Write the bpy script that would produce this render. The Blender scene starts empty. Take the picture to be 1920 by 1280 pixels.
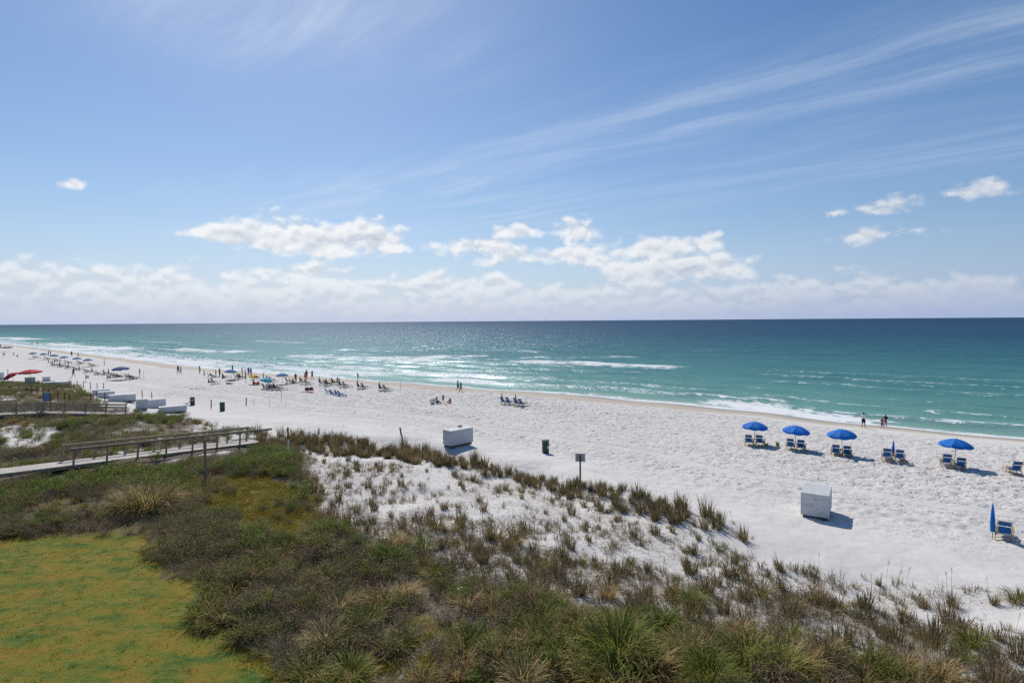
import bpy, math, random
import numpy as np
from mathutils import Vector, Matrix

random.seed(7)
rng = np.random.default_rng(11)
scene = bpy.context.scene
COL = scene.collection
R = math.radians

# ------------------------------------------------------------------ camera
CAM_H = 12.0
FPX = 1067.0                       # focal length in pixels of a 1920 wide picture (20 mm on 36 mm)
PITCH = math.atan(38.5 / FPX)
ROLL = 0.0073
fw = np.array([0, math.cos(PITCH), -math.sin(PITCH)])
up0 = np.array([0, math.sin(PITCH), math.cos(PITCH)])
rt0 = np.array([1.0, 0, 0])
RT = rt0 * math.cos(ROLL) - up0 * math.sin(ROLL)
UP = up0 * math.cos(ROLL) + rt0 * math.sin(ROLL)
cam_data = bpy.data.cameras.new('camera')
cam = bpy.data.objects.new('camera', cam_data)
COL.objects.link(cam)
cam.matrix_world = Matrix(((RT[0], UP[0], -fw[0], 0), (RT[1], UP[1], -fw[1], 0), (RT[2], UP[2], -fw[2], CAM_H), (0, 0, 0, 1)))
cam_data.sensor_width = 36
cam_data.lens = 36 * FPX / 1920
cam_data.clip_start = 0.5
cam_data.clip_end = 90000
scene.camera = cam

# ------------------------------------------------------------------ light and exposure
SUN_AZ = R(-21.0)
SUN_EL = R(46.0)
SUN = Vector((math.sin(SUN_AZ) * math.cos(SUN_EL), math.cos(SUN_AZ) * math.cos(SUN_EL), math.sin(SUN_EL)))
SKY_STRENGTH = 0.094
sun_data = bpy.data.lights.new('sun', 'SUN')
sun_data.energy = 3.6
sun_data.angle = R(0.53)
sun_data.color = (1.0, 0.94, 0.85)
sun = bpy.data.objects.new('sun', sun_data)
sun.rotation_euler = (-SUN).to_track_quat('-Z', 'Y').to_euler()
COL.objects.link(sun)
scene.view_settings.view_transform = 'Standard'
scene.view_settings.look = 'None'
scene.view_settings.exposure = 0.0
scene.view_settings.gamma = 1.0
scene.view_settings.use_curve_mapping = False
scene.render.engine = 'CYCLES'
scene.cycles.use_denoising = False
scene.cycles.max_bounces = 5
scene.cycles.diffuse_bounces = 2
scene.cycles.transparent_max_bounces = 8
scene.cycles.caustics_reflective = False
scene.cycles.caustics_refractive = False


# ------------------------------------------------------------------ node helpers
class NT:
    """small wrapper so that node trees can be written as expressions"""
    def __init__(self, tree):
        self.t = tree
        self.n = tree.nodes
        self.l = tree.links

    def node(self, kind, **kw):
        nd = self.n.new(kind)
        for k, v in kw.items():
            setattr(nd, k, v)
        return nd

    def put(self, sock, v):
        if isinstance(v, bpy.types.NodeSocket):
            self.l.new(v, sock)
        elif v is not None:
            sock.default_value = v

    def m(self, op, a, b=None, c=None, clamp=False):
        nd = self.node('ShaderNodeMath', operation=op, use_clamp=clamp)
        self.put(nd.inputs[0], a)
        if b is not None:
            self.put(nd.inputs[1], b)
        if c is not None:
            self.put(nd.inputs[2], c)
        return nd.outputs[0]

    def ramp01(self, v, lo, hi, smooth=True, a=0.0, b=1.0):
        nd = self.node('ShaderNodeMapRange')
        nd.interpolation_type = 'SMOOTHSTEP' if smooth else 'LINEAR'
        nd.clamp = True
        self.put(nd.inputs['Value'], v)
        self.put(nd.inputs['From Min'], lo)
        self.put(nd.inputs['From Max'], hi)
        self.put(nd.inputs['To Min'], a)
        self.put(nd.inputs['To Max'], b)
        return nd.outputs[0]

    def xyz(self, x=0.0, y=0.0, z=0.0):
        nd = self.node('ShaderNodeCombineXYZ')
        self.put(nd.inputs[0], x); self.put(nd.inputs[1], y); self.put(nd.inputs[2], z)
        return nd.outputs[0]

    def sep(self, v):
        nd = self.node('ShaderNodeSeparateXYZ')
        self.put(nd.inputs[0], v)
        return nd.outputs

    def noise(self, vec, scale, detail=4.0, rough=0.55, dist=0.0, dims='3D', lac=2.0):
        nd = self.node('ShaderNodeTexNoise', noise_dimensions=dims)
        self.put(nd.inputs['Vector'], vec)
        self.put(nd.inputs['Scale'], scale)
        self.put(nd.inputs['Detail'], detail)
        self.put(nd.inputs['Roughness'], rough)
        self.put(nd.inputs['Distortion'], dist)
        self.put(nd.inputs['Lacunarity'], lac)
        return nd.outputs[0]

    def voronoi(self, vec, scale, feature='F1', rnd=1.0):
        nd = self.node('ShaderNodeTexVoronoi', feature=feature)
        self.put(nd.inputs['Vector'], vec)
        self.put(nd.inputs['Scale'], scale)
        self.put(nd.inputs['Randomness'], rnd)
        return nd.outputs

    def mix(self, f, a, b, blend='MIX'):
        nd = self.node('ShaderNodeMix', data_type='RGBA', blend_type=blend)
        nd.clamp_factor = True
        self.put(nd.inputs[0], f)
        self.put(nd.inputs[6], a)
        self.put(nd.inputs[7], b)
        return nd.outputs[2]

    def attr(self, name, kind='GEOMETRY'):
        nd = self.node('ShaderNodeAttribute', attribute_name=name)
        nd.attribute_type = kind
        return nd.outputs

    def cramp(self, v, stops, interp='LINEAR'):
        nd = self.node('ShaderNodeValToRGB')
        nd.color_ramp.interpolation = interp
        els = nd.color_ramp.elements
        while len(els) < len(stops):
            els.new(0.5)
        for e, (p, c) in zip(els, stops):
            e.position = p
            e.color = (*c, 1)
        self.put(nd.inputs[0], v)
        return nd.outputs[0]


def rgb(c):
    return (c[0], c[1], c[2], 1.0)


# ------------------------------------------------------------------ sky with clouds
def az_el(u, v):
    d = fw + RT * ((u - 960) / FPX) + UP * ((640 - v) / FPX)
    d = d / np.linalg.norm(d)
    return math.atan2(d[0], d[1]), math.asin(d[2])


def build_world():
    w = bpy.data.worlds.new('World')
    scene.world = w
    w.use_nodes = True
    w.cycles.sampling_method = 'MANUAL'
    w.cycles.sample_map_resolution = 256
    t = w.node_tree
    t.nodes.clear()
    N = NT(t)
    out = N.node('ShaderNodeOutputWorld')
    bg = N.node('ShaderNodeBackground')
    t.links.new(bg.outputs[0], out.inputs[0])
    sky = N.node('ShaderNodeTexSky', sky_type='NISHITA')
    sky.sun_disc = False
    sky.sun_elevation = SUN_EL
    sky.sun_rotation = SUN_AZ
    sky.altitude = 10
    sky.air_density = 1.0
    sky.dust_density = 0.5
    sky.ozone_density = 2.5
    co = N.node('ShaderNodeTexCoord').outputs['Generated']
    x, y, z = N.sep(co)
    az = N.m('ARCTAN2', x, y)
    el = N.m('ARCSINE', z)

    sx, sy, sz = SUN
    dotn = N.m('ADD', N.m('ADD', N.m('MULTIPLY', x, sx), N.m('MULTIPLY', y, sy)), N.m('MULTIPLY', z, sz))
    # ---- cumulus: an envelope of where the clouds stand, broken up by noise
    P = N.xyz(az, el, 0.0)

    def vm(op, a, b=None):
        nd = N.node('ShaderNodeVectorMath', operation=op)
        N.put(nd.inputs[0], a)
        if b is not None:
            N.put(nd.inputs[1], b)
        return nd.outputs['Value'] if op == 'LENGTH' else nd.outputs[0]
    env = None
    blobs = [  # centre x, y, half width, half height (pixels of the photograph), weight
        (600, 446, 190, 44, 1.0), (455, 440, 110, 22, 0.9), (705, 452, 90, 34, 1.0), (880, 462, 95, 22, 0.9), (1076, 437, 66, 34, 1.0), (985, 436, 50, 22, 0.9),
        (1235, 464, 125, 36, 1.0), (1020, 480, 160, 26, 0.85), (1650, 440, 110, 22, 0.75), (1566, 401, 38, 16, 0.66), (1665, 393, 80, 20, 0.72),
        (1830, 360, 76, 18, 0.72), (142, 346, 22, 9, 0.50), (1320, 452, 40, 24, 0.9), (560, 512, 170, 26, 0.8), (1260, 505, 190, 34, 0.9),
    ]
    for (bx, by, hw, hh, wt) in blobs:
        a0, e0 = az_el(bx, by)
        a1, _ = az_el(bx + hw, by)
        _, e1 = az_el(bx, by - hh)
        q_ = vm('MULTIPLY', vm('SUBTRACT', P, (a0, e0, 0)), (1.0 / (a1 - a0), 1.0 / (e1 - e0), 0))
        e = N.m('MULTIPLY_ADD', vm('LENGTH', q_), -0.8 * wt, 0.8 * wt)
        env = e if env is None else N.m('MAXIMUM', env, e)
    # the long bank near the horizon goes all the way round
    topn = N.noise(N.xyz(az, 0.3, 0.0), 2.2, 2.0, 0.5, dims='2D')
    top = N.m('SUBTRACT', N.m('MULTIPLY_ADD', topn, 0.07, 0.046), N.m('MULTIPLY', N.ramp01(dotn, 0.75, 0.45), 0.022))
    bank = N.m('MULTIPLY', N.m('SUBTRACT', top, el), 20.0)
    bank = N.m('MINIMUM', bank, 0.45)
    env = N.m('SMOOTH_MAX', env, bank, 0.12)
    env = N.m('MAXIMUM', env, -0.9)

    def puffs(da, de):
        ve = N.xyz(N.m('ADD', az, da) if da else az, N.m('MULTIPLY', N.m('ADD', el, de) if de else el, 1.6), 0.0)
        f1 = N.noise(ve, 11.0, 6.0, 0.60, 0.15, dims='2D')
        vo = N.node('ShaderNodeTexVoronoi', feature='F1', voronoi_dimensions='2D')
        N.put(vo.inputs['Vector'], vm('ADD', ve, N.xyz(N.m('MULTIPLY', f1, 0.04), N.m('MULTIPLY', f1, 0.03), 0.0)))
        vo.inputs['Scale'].default_value = 36.0
        return N.m('ADD', N.m('MULTIPLY_ADD', f1, 1.75, -0.90), N.m('MULTIPLY_ADD', vo.outputs[0], -0.36, 0.16))
    n0 = puffs(0, 0)
    n1 = puffs(-0.003, 0.0095)
    d0 = N.m('ADD', env, n0)
    alpha = N.ramp01(d0, -0.04, 0.44, b=0.95)
    lit = N.ramp01(N.m('SUBTRACT', n0, n1), -0.30, 0.26)
    thick = N.ramp01(d0, 0.25, 1.1)
    sh = N.m('ADD', N.m('MULTIPLY', lit, 0.70), N.m('MULTIPLY', N.m('SUBTRACT', 1.0, thick), 0.45))
    sh = N.m('MINIMUM', sh, 1.0)
    # forward scattering: brighter towards the side of the sun
    near_sun = N.ramp01(dotn, 0.3, 0.95)
    ccol = N.mix(sh, (0.46, 0.53, 0.64, 1), (0.96, 0.97, 0.98, 1))
    ccol = N.mix(N.m('MULTIPLY', N.m('SUBTRACT', 1.0, near_sun), 0.40), ccol, (0.36, 0.44, 0.58, 1))

    # ---- cirrus: a high sheet, streaks running towards one vanishing point
    zz = N.m('MAXIMUM', z, 0.02)
    px = N.m('DIVIDE', x, zz)
    py = N.m('DIVIDE', y, zz)
    q = N.m('ADD', N.m('MULTIPLY', px, 0.643), N.m('MULTIPLY', py, 0.766))
    r = N.m('ADD', N.m('MULTIPLY', px, -0.766), N.m('MULTIPLY', py, 0.643))
    warp = N.noise(N.xyz(q, r, 3.0), 0.7, 2.0, 0.5, dims='2D')
    qw = N.m('ADD', q, N.m('MULTIPLY', N.m('SUBTRACT', warp, 0.5), 0.35))
    st = N.noise(N.xyz(N.m('MULTIPLY', qw, 2.6), N.m('MULTIPLY', r, 0.42), 0.0), 1.6, 7.0, 0.64, 0.0, dims='2D')
    patch = N.noise(N.xyz(N.m('MULTIPLY', q, 0.9), N.m('MULTIPLY', r, 0.55), 7.0), 0.8, 1.0, 0.5, dims='2D')

    def gauss(v, c, s):
        k = N.m('MULTIPLY', N.m('SUBTRACT', v, c), 1.0 / s)
        return N.m('EXPONENT', N.m('MULTIPLY', N.m('MULTIPLY', k, k), -1.0))
    band = N.m('ADD', gauss(q, 2.72, 0.42), N.m('MULTIPLY', gauss(q, 4.3, 0.7), 0.6))
    wisps = N.m('ADD', N.m('MULTIPLY', gauss(px, -0.75, 0.55), gauss(py, 1.85, 0.35)), N.m('MULTIPLY', N.ramp01(patch, 0.5, 0.8), 0.5))
    cmask = N.m('ADD', N.m('MULTIPLY', band, 0.62), N.m('MULTIPLY', wisps, 0.65))
    ci = N.m('MULTIPLY', N.ramp01(st, 0.32, 0.86), N.m('MINIMUM', cmask, 1.0))
    ci = N.m('MULTIPLY', ci, N.ramp01(el, 0.06, 0.2))
    ci = N.m('ADD', N.m('MULTIPLY', ci, 0.56), N.m('MULTIPLY', N.m('MULTIPLY', band, 0.05), N.ramp01(el, 0.06, 0.2)))

    base = N.node('ShaderNodeVectorMath', operation='SCALE')
    N.put(base.inputs[0], sky.outputs[0]); base.inputs['Scale'].default_value = SKY_STRENGTH
    hs = N.node('ShaderNodeHueSaturation')
    hs.inputs['Saturation'].default_value = 1.28
    N.put(hs.inputs['Color'], base.outputs[0])
    c = N.mix(ci, hs.outputs[0], (0.80, 0.86, 0.95, 1))
    # haze of the air low over the sea, the same all round
    hz = N.m('EXPONENT', N.m('MULTIPLY', N.m('MAXIMUM', el, 0.0), -6.8))
    hcol = N.mix(near_sun, (0.34, 0.445, 0.72, 1), (0.56, 0.65, 0.86, 1))
    c = N.mix(N.m('MULTIPLY', hz, 0.92), c, hcol)
    fade = N.ramp01(el, 0.0, 0.10, a=0.10, b=1.0)
    c = N.mix(N.m('MULTIPLY', alpha, fade), c, ccol)
    t.links.new(c, bg.inputs[0])
    bg.inputs[1].default_value = 1.0


build_world()


# ------------------------------------------------------------------ numpy noise
def _hash(ix, iy, seed):
    n = (ix.astype(np.int64) * 374761393 + iy.astype(np.int64) * 668265263 + seed * 1442695041) & 0x7fffffff
    n = (n ^ (n >> 13)) * 1274126177 & 0x7fffffff
    n = (n ^ (n >> 16)) & 0xffff
    return n / 65535.0


def vnoise(x, y, seed=0):
    x = np.asarray(x, float); y = np.asarray(y, float)
    ix = np.floor(x); iy = np.floor(y)
    fx = x - ix; fy = y - iy
    fx = fx * fx * fx * (fx * (fx * 6 - 15) + 10); fy = fy * fy * fy * (fy * (fy * 6 - 15) + 10)
    a = _hash(ix, iy, seed); b = _hash(ix + 1, iy, seed)
    c = _hash(ix, iy + 1, seed); d = _hash(ix + 1, iy + 1, seed)
    return (a + (b - a) * fx) * (1 - fy) + (c + (d - c) * fx) * fy


def fbm(x, y, oct=4, seed=0, gain=0.5):
    v = 0; a = 1; tot = 0
    for i in range(oct):
        v = v + a * (vnoise(x, y, seed + i * 17) - 0.5)
        tot += a; a *= gain
        x = x * 2.03 + 3.1; y = y * 2.03 + 1.7
    return v / tot * 2


def sstep(v, a, b):
    t = np.clip((v - a) / (b - a), 0, 1)
    return t * t * (3 - 2 * t)


# ------------------------------------------------------------------ shore coordinates and terrain height
P0 = np.array([0.0, 97.0])
NS = np.array([0.648, 0.762])       # out to sea
TS = np.array([0.762, -0.648])      # along the shore, to the right
SH_S = np.array([-3000, -326, -185, -91, -42, 0, 14, 29, 45, 65, 120, 3000.0])
SH_D = np.array([-12, -9, -11.3, -11.8, -5.8, 0, 2.2, 2.6, 1.0, 0.2, 1.0, 1.0])


def shore_sd(x, y):
    s = TS[0] * (x - P0[0]) + TS[1] * (y - P0[1])
    d = NS[0] * (x - P0[0]) + NS[1] * (y - P0[1])
    return s, d


def shore_off(s):
    k = 0
    for o in (-8, -4, 0, 4, 8):
        k = k + np.interp(s + o, SH_S, SH_D)
    return k / 5 + 0.5 * np.sin(s * 0.21) + 0.35 * np.sin(s * 0.47 + 1.0)


def inland(x, y):
    s, d = shore_sd(x, y)
    return s, shore_off(s) - d


PROF_D = [-80, -30, -10, -3, 0, 4, 9, 14, 24, 38, 43, 48, 54, 59, 64, 70, 110, 800]
PROF_Z = [-6, -2.5, -1.1, -0.3, 0.0, 0.40, 0.82, 1.02, 1.10, 1.22, 1.35, 1.7, 2.25, 2.75, 3.0, 3.0, 3.2, 4.0]


def terrain(x, y, fine=True):
    x = np.asarray(x, float); y = np.asarray(y, float)
    s, D = inland(x, y)
    z = np.interp(D, PROF_D, PROF_Z)
    # the low foredune ridge along the toe of the dunes
    ridge_c = 45.2 + 1.0 * np.sin(s * 0.13)
    rs = sstep(s, 2, 14) * (1 - sstep(s, 46, 57))
    z = z + rs * 0.75 * np.exp(-((D - ridge_c) / 2.3) ** 2) * (0.85 + 0.5 * fbm(s * 0.25, D * 0.2, 2, 3))
    # smooth scooped sand right of the ridge end
    z = z - 0.30 * np.exp(-((s - 60) / 7) ** 2 - ((D - 49) / 4) ** 2)
    # the bigger dunes on the left
    ls = 1 - sstep(s, -12, 6)
    z = z + ls * sstep(D, 44, 52) * (1 - sstep(D, 66, 80)) * 0.55
    dn = sstep(D, 42, 50)
    lawn = sstep(D, 63, 67)
    z = z + dn * (1 - 0.9 * lawn) * (0.45 * fbm(x * 0.14, y * 0.14, 3, 21) + 0.10 * fbm(x * 0.55, y * 0.55, 2, 5))
    z = z + sstep(D, 6, 12) * (1 - lawn) * 0.05 * fbm(x * 0.35, y * 0.35, 3, 9)
    if fine:                       # trampled sand: footprints and scuffs as real dents
        tr = sstep(D, 6.5, 10.5) * (1 - sstep(D, 33, 43) * 0.78) * (1 - lawn) * (1 - 0.75 * np.exp(-((D - 33.4) / 1.3) ** 2)) * (0.55 + 0.75 * vnoise(s * 0.07, D * 0.16, 91))
        k = fbm(x * 1.6, y * 1.6, 2, 31)
        kk = fbm(x * 2.9 + 5, y * 2.9, 2, 37)
        k2 = fbm(x * 0.9 + 9, y * 0.9, 2, 39)
        z = z + tr * (0.035 * k - (0.11 + 0.06 * k2) * sstep(kk, 0.03, 0.28))
        # wheel tracks of a beach tractor, parallel to the shore
        for off in (32.3, 33.9, 37.2):
            z = z - 0.11 * np.exp(-((D - off - 0.8 * np.sin(s * 0.05)) / 0.24) ** 2)
            z = z + 0.05 * np.exp(-((D - off - 0.5 - 0.8 * np.sin(s * 0.05)) / 0.25) ** 2)
    return z


def ray(u, v):
    d = fw + RT * ((u - 960) / FPX) + UP * ((640 - v) / FPX)
    return d / np.linalg.norm(d)


def G(u, v):
    """the point of the ground that shows at a pixel of the photograph (1920 x 1280)"""
    d = ray(u, v)
    t0, t1 = (CAM_H - 4.5) / -d[2], (CAM_H + 0.5) / -d[2]
    n = 400
    ts = np.linspace(t0, t1, n)
    X = d[0] * ts; Y = d[1] * ts; Z = CAM_H + d[2] * ts
    below = Z < np.maximum(terrain(X, Y, False), 0.0)
    i = int(np.argmax(below)) if below.any() else n - 1
    return float(X[i]), float(Y[i])


def zt(x, y):
    return float(terrain(np.array([x]), np.array([y]))[0])


def poly_world(pts):
    return np.array([G(u, v) for u, v in pts])


def in_poly(P, x, y):
    inside = np.zeros(np.shape(x), bool)
    n = len(P); j = n - 1
    for i in range(n):
        xi, yi = P[i]; xj, yj = P[j]
        c = ((yi > y) != (yj > y)) & (x < (xj - xi) * (y - yi) / (yj - yi + 1e-12) + xi)
        inside ^= c
        j = i
    return inside


def sdist(P, x, y):
    """signed distance to a polygon, positive inside"""
    best = np.full(np.shape(x), 1e9)
    n = len(P)
    for i in range(n):
        a = P[i]; b = P[(i + 1) % n]
        e = b - a
        t = np.clip(((x - a[0]) * e[0] + (y - a[1]) * e[1]) / (e @ e + 1e-9), 0, 1)
        best = np.minimum(best, np.hypot(x - a[0] - t * e[0], y - a[1] - t * e[1]))
    return np.where(in_poly(P, x, y), best, -best)


# regions of the ground, as they lie in the place
PZ = {
    'lawn': [(-60, 1012), (0, 1010), (100, 1003), (180, 1000), (275, 1000), (290, 1042), (318, 1075), (372, 1105), (388, 1150),
             (402, 1185), (440, 1225), (505, 1250), (580, 1310), (580, 1420), (-400, 1420), (-200, 1100)],
    'turf': [(335, 915), (345, 890), (470, 892), (590, 915), (600, 950), (575, 1000), (570, 1040), (510, 1010), (420, 960)],
    'turf_low': [(760, 1155), (860, 1165), (930, 1200), (980, 1290), (730, 1300), (690, 1240)],
    'row': [(480, 812), (560, 818), (650, 820), (710, 838), (830, 852), (950, 880), (1060, 902), (1180, 925), (1300, 958),
            (1400, 992), (1432, 1014), (1400, 1016), (1290, 985), (1150, 962), (1000, 915), (850, 880), (700, 858), (560, 848), (500, 850)],
    'sparse': [(530, 856), (700, 866), (860, 888), (1010, 925), (1160, 972), (1300, 1000), (1420, 1060), (1560, 1085), (1720, 1100),
               (1920, 1110), (1930, 1190), (1700, 1150), (1500, 1112), (1250, 1062), (1000, 1012), (800, 978), (640, 945), (560, 892)],
    'medium': [(560, 892), (640, 945), (800, 978), (1000, 1012), (1250, 1062), (1500, 1112), (1700, 1150), (1980, 1200), (1980, 1290),
               (1850, 1320), (1690, 1275), (1500, 1225), (1250, 1168), (1050, 1125), (860, 1095), (760, 1050), (660, 1000), (590, 960)],
    'dense': [(590, 960), (660, 1000), (760, 1050), (860, 1095), (1050, 1125), (1250, 1168), (1500, 1225), (1690, 1275), (1850, 1320),
              (2000, 1420), (560, 1420), (520, 1250), (440, 1222), (402, 1185), (388, 1150), (372, 1105), (318, 1075), (290, 1042), (280, 1000),
              (330, 940), (430, 965), (520, 1015), (570, 1040), (585, 1000)],
    'bank': [(-200, 950), (0, 912), (110, 898), (240, 880), (400, 855), (490, 842), (560, 850), (560, 900), (470, 895), (345, 890), (335, 930),
             (280, 1000), (180, 1000), (100, 1003), (0, 1010), (-200, 1040)],
    'left': [(-300, 725), (0, 716), (90, 719), (150, 726), (185, 745), (200, 768), (260, 772), (330, 780), (385, 795), (420, 806), (490, 818),
             (420, 826), (300, 845), (110, 878), (0, 895), (-300, 930)],
}
PW = {k: poly_world(v) for k, v in PZ.items()}
PZ['thicket'] = [(285, 1005), (420, 965), (540, 1025), (690, 1050), (770, 1110), (720, 1220), (560, 1300), (500, 1245), (430, 1215), (395, 1160), (370, 1105), (310, 1070)]
PW['thicket'] = poly_world(PZ['thicket'])
PZ['gap'] = [(262, 1004), (300, 960), (335, 925), (345, 895), (420, 955), (520, 1010), (470, 1030), (400, 1040), (330, 1060), (290, 1045)]
PW['gap'] = poly_world(PZ['gap'])
SAND_BITS = [poly_world(p) for p in ([(0, 800), (60, 795), (110, 800), (100, 830), (40, 850), (0, 850)],
                                     [(700, 1310), (740, 1240), (800, 1190), (835, 1168), (845, 1185), (800, 1225), (760, 1310)],
                                     [(180, 848), (260, 838), (290, 840), (230, 852)])]


# ------------------------------------------------------------------ mesh helpers
def link(o, parent=None):
    COL.objects.link(o)
    if parent is not None:
        o.parent = parent
    return o


def tag(o, label=None, cat=None, group=None, kind=None):
    if label: o['label'] = label
    if cat: o['category'] = cat
    if group: o['group'] = group
    if kind: o['kind'] = kind
    return o


def empty(name, loc, rz=0.0):
    o = bpy.data.objects.new(name, None)
    o.empty_display_size = 0.2
    o.location = loc
    o.rotation_euler = (0, 0, rz)
    COL.objects.link(o)
    return o


class MB:
    def __init__(self):
        self.v = []; self.f = []; self.mi = []

    def add(self, vs, fs, mi=0):
        o = len(self.v)
        self.v += [tuple(map(float, p)) for p in vs]
        self.f += [tuple(i + o for i in f) for f in fs]
        self.mi += [mi] * len(fs)
        return self

    def box(self, c, s, rot=None, mi=0, taper=1.0):
        x, y, z = s[0] / 2, s[1] / 2, s[2] / 2
        vs = [Vector((sx * x * (taper if sz > 0 else 1), sy * y * (taper if sz > 0 else 1), sz * z)) for sz in (-1, 1) for sy in (-1, 1) for sx in (-1, 1)]
        if rot is not None:
            vs = [rot @ p for p in vs]
        vs = [p + Vector(c) for p in vs]
        return self.add(vs, [(0, 2, 3, 1), (4, 5, 7, 6), (0, 1, 5, 4), (2, 6, 7, 3), (0, 4, 6, 2), (1, 3, 7, 5)], mi)

    def bar(self, a, b, w, h=None, mi=0):
        """rectangular bar between two points"""
        a = Vector(a); b = Vector(b)
        h = w if h is None else h
        d = (b - a)
        L = d.length
        q = d.to_track_quat('Y', 'Z').to_matrix()
        return self.box((a + b) / 2, (w, L, h), q, mi)

    def tube(self, a, b, r0, r1=None, n=8, mi=0, cap=True):
        r1 = r0 if r1 is None else r1
        a = Vector(a); b = Vector(b)
        q = (b - a).to_track_quat('Z', 'Y').to_matrix()
        vs = []
        for p, r in ((a, r0), (b, r1)):
            for i in range(n):
                t = 2 * math.pi * i / n
                vs.append(p + q @ Vector((r * math.cos(t), r * math.sin(t), 0)))
        fs = [(i, (i + 1) % n, n + (i + 1) % n, n + i) for i in range(n)]
        if cap:
            fs += [tuple(range(n - 1, -1, -1)), tuple(range(n, 2 * n))]
        return self.add(vs, fs, mi)

    def lathe(self, prof, n=16, c=(0, 0, 0), mi=0):
        vs = []
        for (r, z) in prof:
            for i in range(n):
                t = 2 * math.pi * i / n
                vs.append((c[0] + r * math.cos(t), c[1] + r * math.sin(t), c[2] + z))
        fs = []
        for k in range(len(prof) - 1):
            for i in range(n):
                j = (i + 1) % n
                fs.append((k * n + i, k * n + j, (k + 1) * n + j, (k + 1) * n + i))
        fs.append(tuple(range(n - 1, -1, -1)))
        fs.append(tuple((len(prof) - 1) * n + i for i in range(n)))
        return self.add(vs, fs, mi)

    def mesh(self, name, mats, smooth=False):
        me = bpy.data.meshes.new(name)
        me.from_pydata(self.v, [], self.f)
        for m in (mats if isinstance(mats, (list, tuple)) else [mats]):
            me.materials.append(m)
        me.polygons.foreach_set('material_index', self.mi)
        if smooth:
            me.polygons.foreach_set('use_smooth', [True] * len(me.polygons))
        me.update()
        return me

    def build(self, name, mats, parent=None, smooth=False):
        return link(bpy.data.objects.new(name, self.mesh(name, mats, smooth)), parent)


def copy_tree(o, parent=None):
    c = o.copy()
    COL.objects.link(c)
    c.parent = parent
    for ch in o.children:
        copy_tree(ch, c)
    return c


# ------------------------------------------------------------------ materials
def new_mat(name):
    m = bpy.data.materials.new(name)
    m.use_nodes = True
    m.node_tree.nodes.clear()
    N = NT(m.node_tree)
    out = N.node('ShaderNodeOutputMaterial')
    b = N.node('ShaderNodeBsdfPrincipled')
    m.node_tree.links.new(b.outputs[0], out.inputs[0])
    return m, N, b, out


def simple(name, col, rough=0.6, var=0.15, scale=6.0, bump=0.0, bscale=40.0, spec=0.4, stretch=(1, 1, 1), dirt=None, metallic=0.0):
    m, N, b, out = new_mat(name)
    co = N.node('ShaderNodeTexCoord').outputs['Object']
    mp = N.node('ShaderNodeMapping')
    mp.inputs['Scale'].default_value = stretch
    N.put(mp.inputs[0], co)
    oi = N.node('ShaderNodeObjectInfo').outputs['Random']
    n = N.noise(mp.outputs[0], scale, 5.0, 0.6)
    k = N.ramp01(n, 0.3, 0.7)
    dark = tuple(c * (1 - var) for c in col)
    lite = tuple(min(1, c * (1 + var)) for c in col)
    c = N.mix(k, rgb(dark), rgb(lite))
    if dirt:
        n2 = N.noise(mp.outputs[0], scale * 0.4, 6.0, 0.65)
        c = N.mix(N.m('MULTIPLY', N.ramp01(n2, 0.52, 0.72), 0.75), c, rgb(dirt))
    c2 = N.node('ShaderNodeHueSaturation')
    N.put(c2.inputs['Color'], c)
    N.put(c2.inputs['Value'], N.m('ADD', 0.9, N.m('MULTIPLY', oi, 0.2)))
    N.put(b.inputs['Base Color'], c2.outputs[0])
    b.inputs['Roughness'].default_value = rough
    b.inputs['Specular IOR Level'].default_value = spec
    b.inputs['Metallic'].default_value = metallic
    if bump:
        bn = N.node('ShaderNodeBump')
        bn.inputs['Strength'].default_value = bump
        bn.inputs['Distance'].default_value = 0.02
        N.put(bn.inputs['Height'], N.noise(mp.outputs[0], bscale, 4.0, 0.6))
        N.put(b.inputs['Normal'], bn.outputs[0])
    return m


M = {}
M['grey_wood'] = simple('weathered_wood', (0.34, 0.275, 0.195), 0.85, 0.35, 5.0, 0.5, 30, 0.2, (1, 6, 6), dirt=(0.17, 0.13, 0.09))
M['deck_wood'] = simple('deck_wood', (0.55, 0.50, 0.44), 0.85, 0.28, 5.0, 0.5, 30, 0.2, (6, 1, 6), dirt=(0.30, 0.26, 0.22))
M['brown_wood'] = simple('brown_wood', (0.15, 0.10, 0.065), 0.85, 0.3, 6.0, 0.5, 30, 0.2, (6, 6, 1))
M['pale_wood'] = simple('varnished_wood', (0.50, 0.36, 0.17), 0.55, 0.2, 8.0, 0.2, 40, 0.4)
M['blue_canvas'] = simple('blue_canvas', (0.008, 0.165, 0.58), 0.75, 0.10, 5.0, 0.15, 120, 0.25)
M['navy_sling'] = simple('navy_sling', (0.014, 0.10, 0.31), 0.8, 0.12, 6.0, 0.15, 120, 0.2)
M['dark_canvas'] = simple('dark_green_canvas', (0.025, 0.045, 0.05), 0.8, 0.12, 6.0, 0.15, 120, 0.2)
M['pale_blue_canvas'] = simple('pale_blue_canvas', (0.10, 0.24, 0.44), 0.75, 0.10, 5.0, 0.15, 120, 0.25)
M['navy_canvas'] = simple('navy_canvas', (0.02, 0.045, 0.20), 0.75, 0.10, 5.0, 0.15, 120, 0.25)
M['red_canvas'] = simple('red_canvas', (0.50, 0.012, 0.03), 0.75, 0.12, 5.0, 0.15, 120, 0.25)
M['teal_canvas'] = simple('teal_canvas', (0.10, 0.46, 0.52), 0.75, 0.10, 5.0, 0.15, 120, 0.25)
M['yellow_canvas'] = simple('yellow_canvas', (0.80, 0.52, 0.03), 0.75, 0.10, 5.0, 0.15, 120, 0.25)
M['orange_canvas'] = simple('orange_canvas', (0.75, 0.16, 0.03), 0.75, 0.10, 5.0, 0.15, 120, 0.25)
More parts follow.
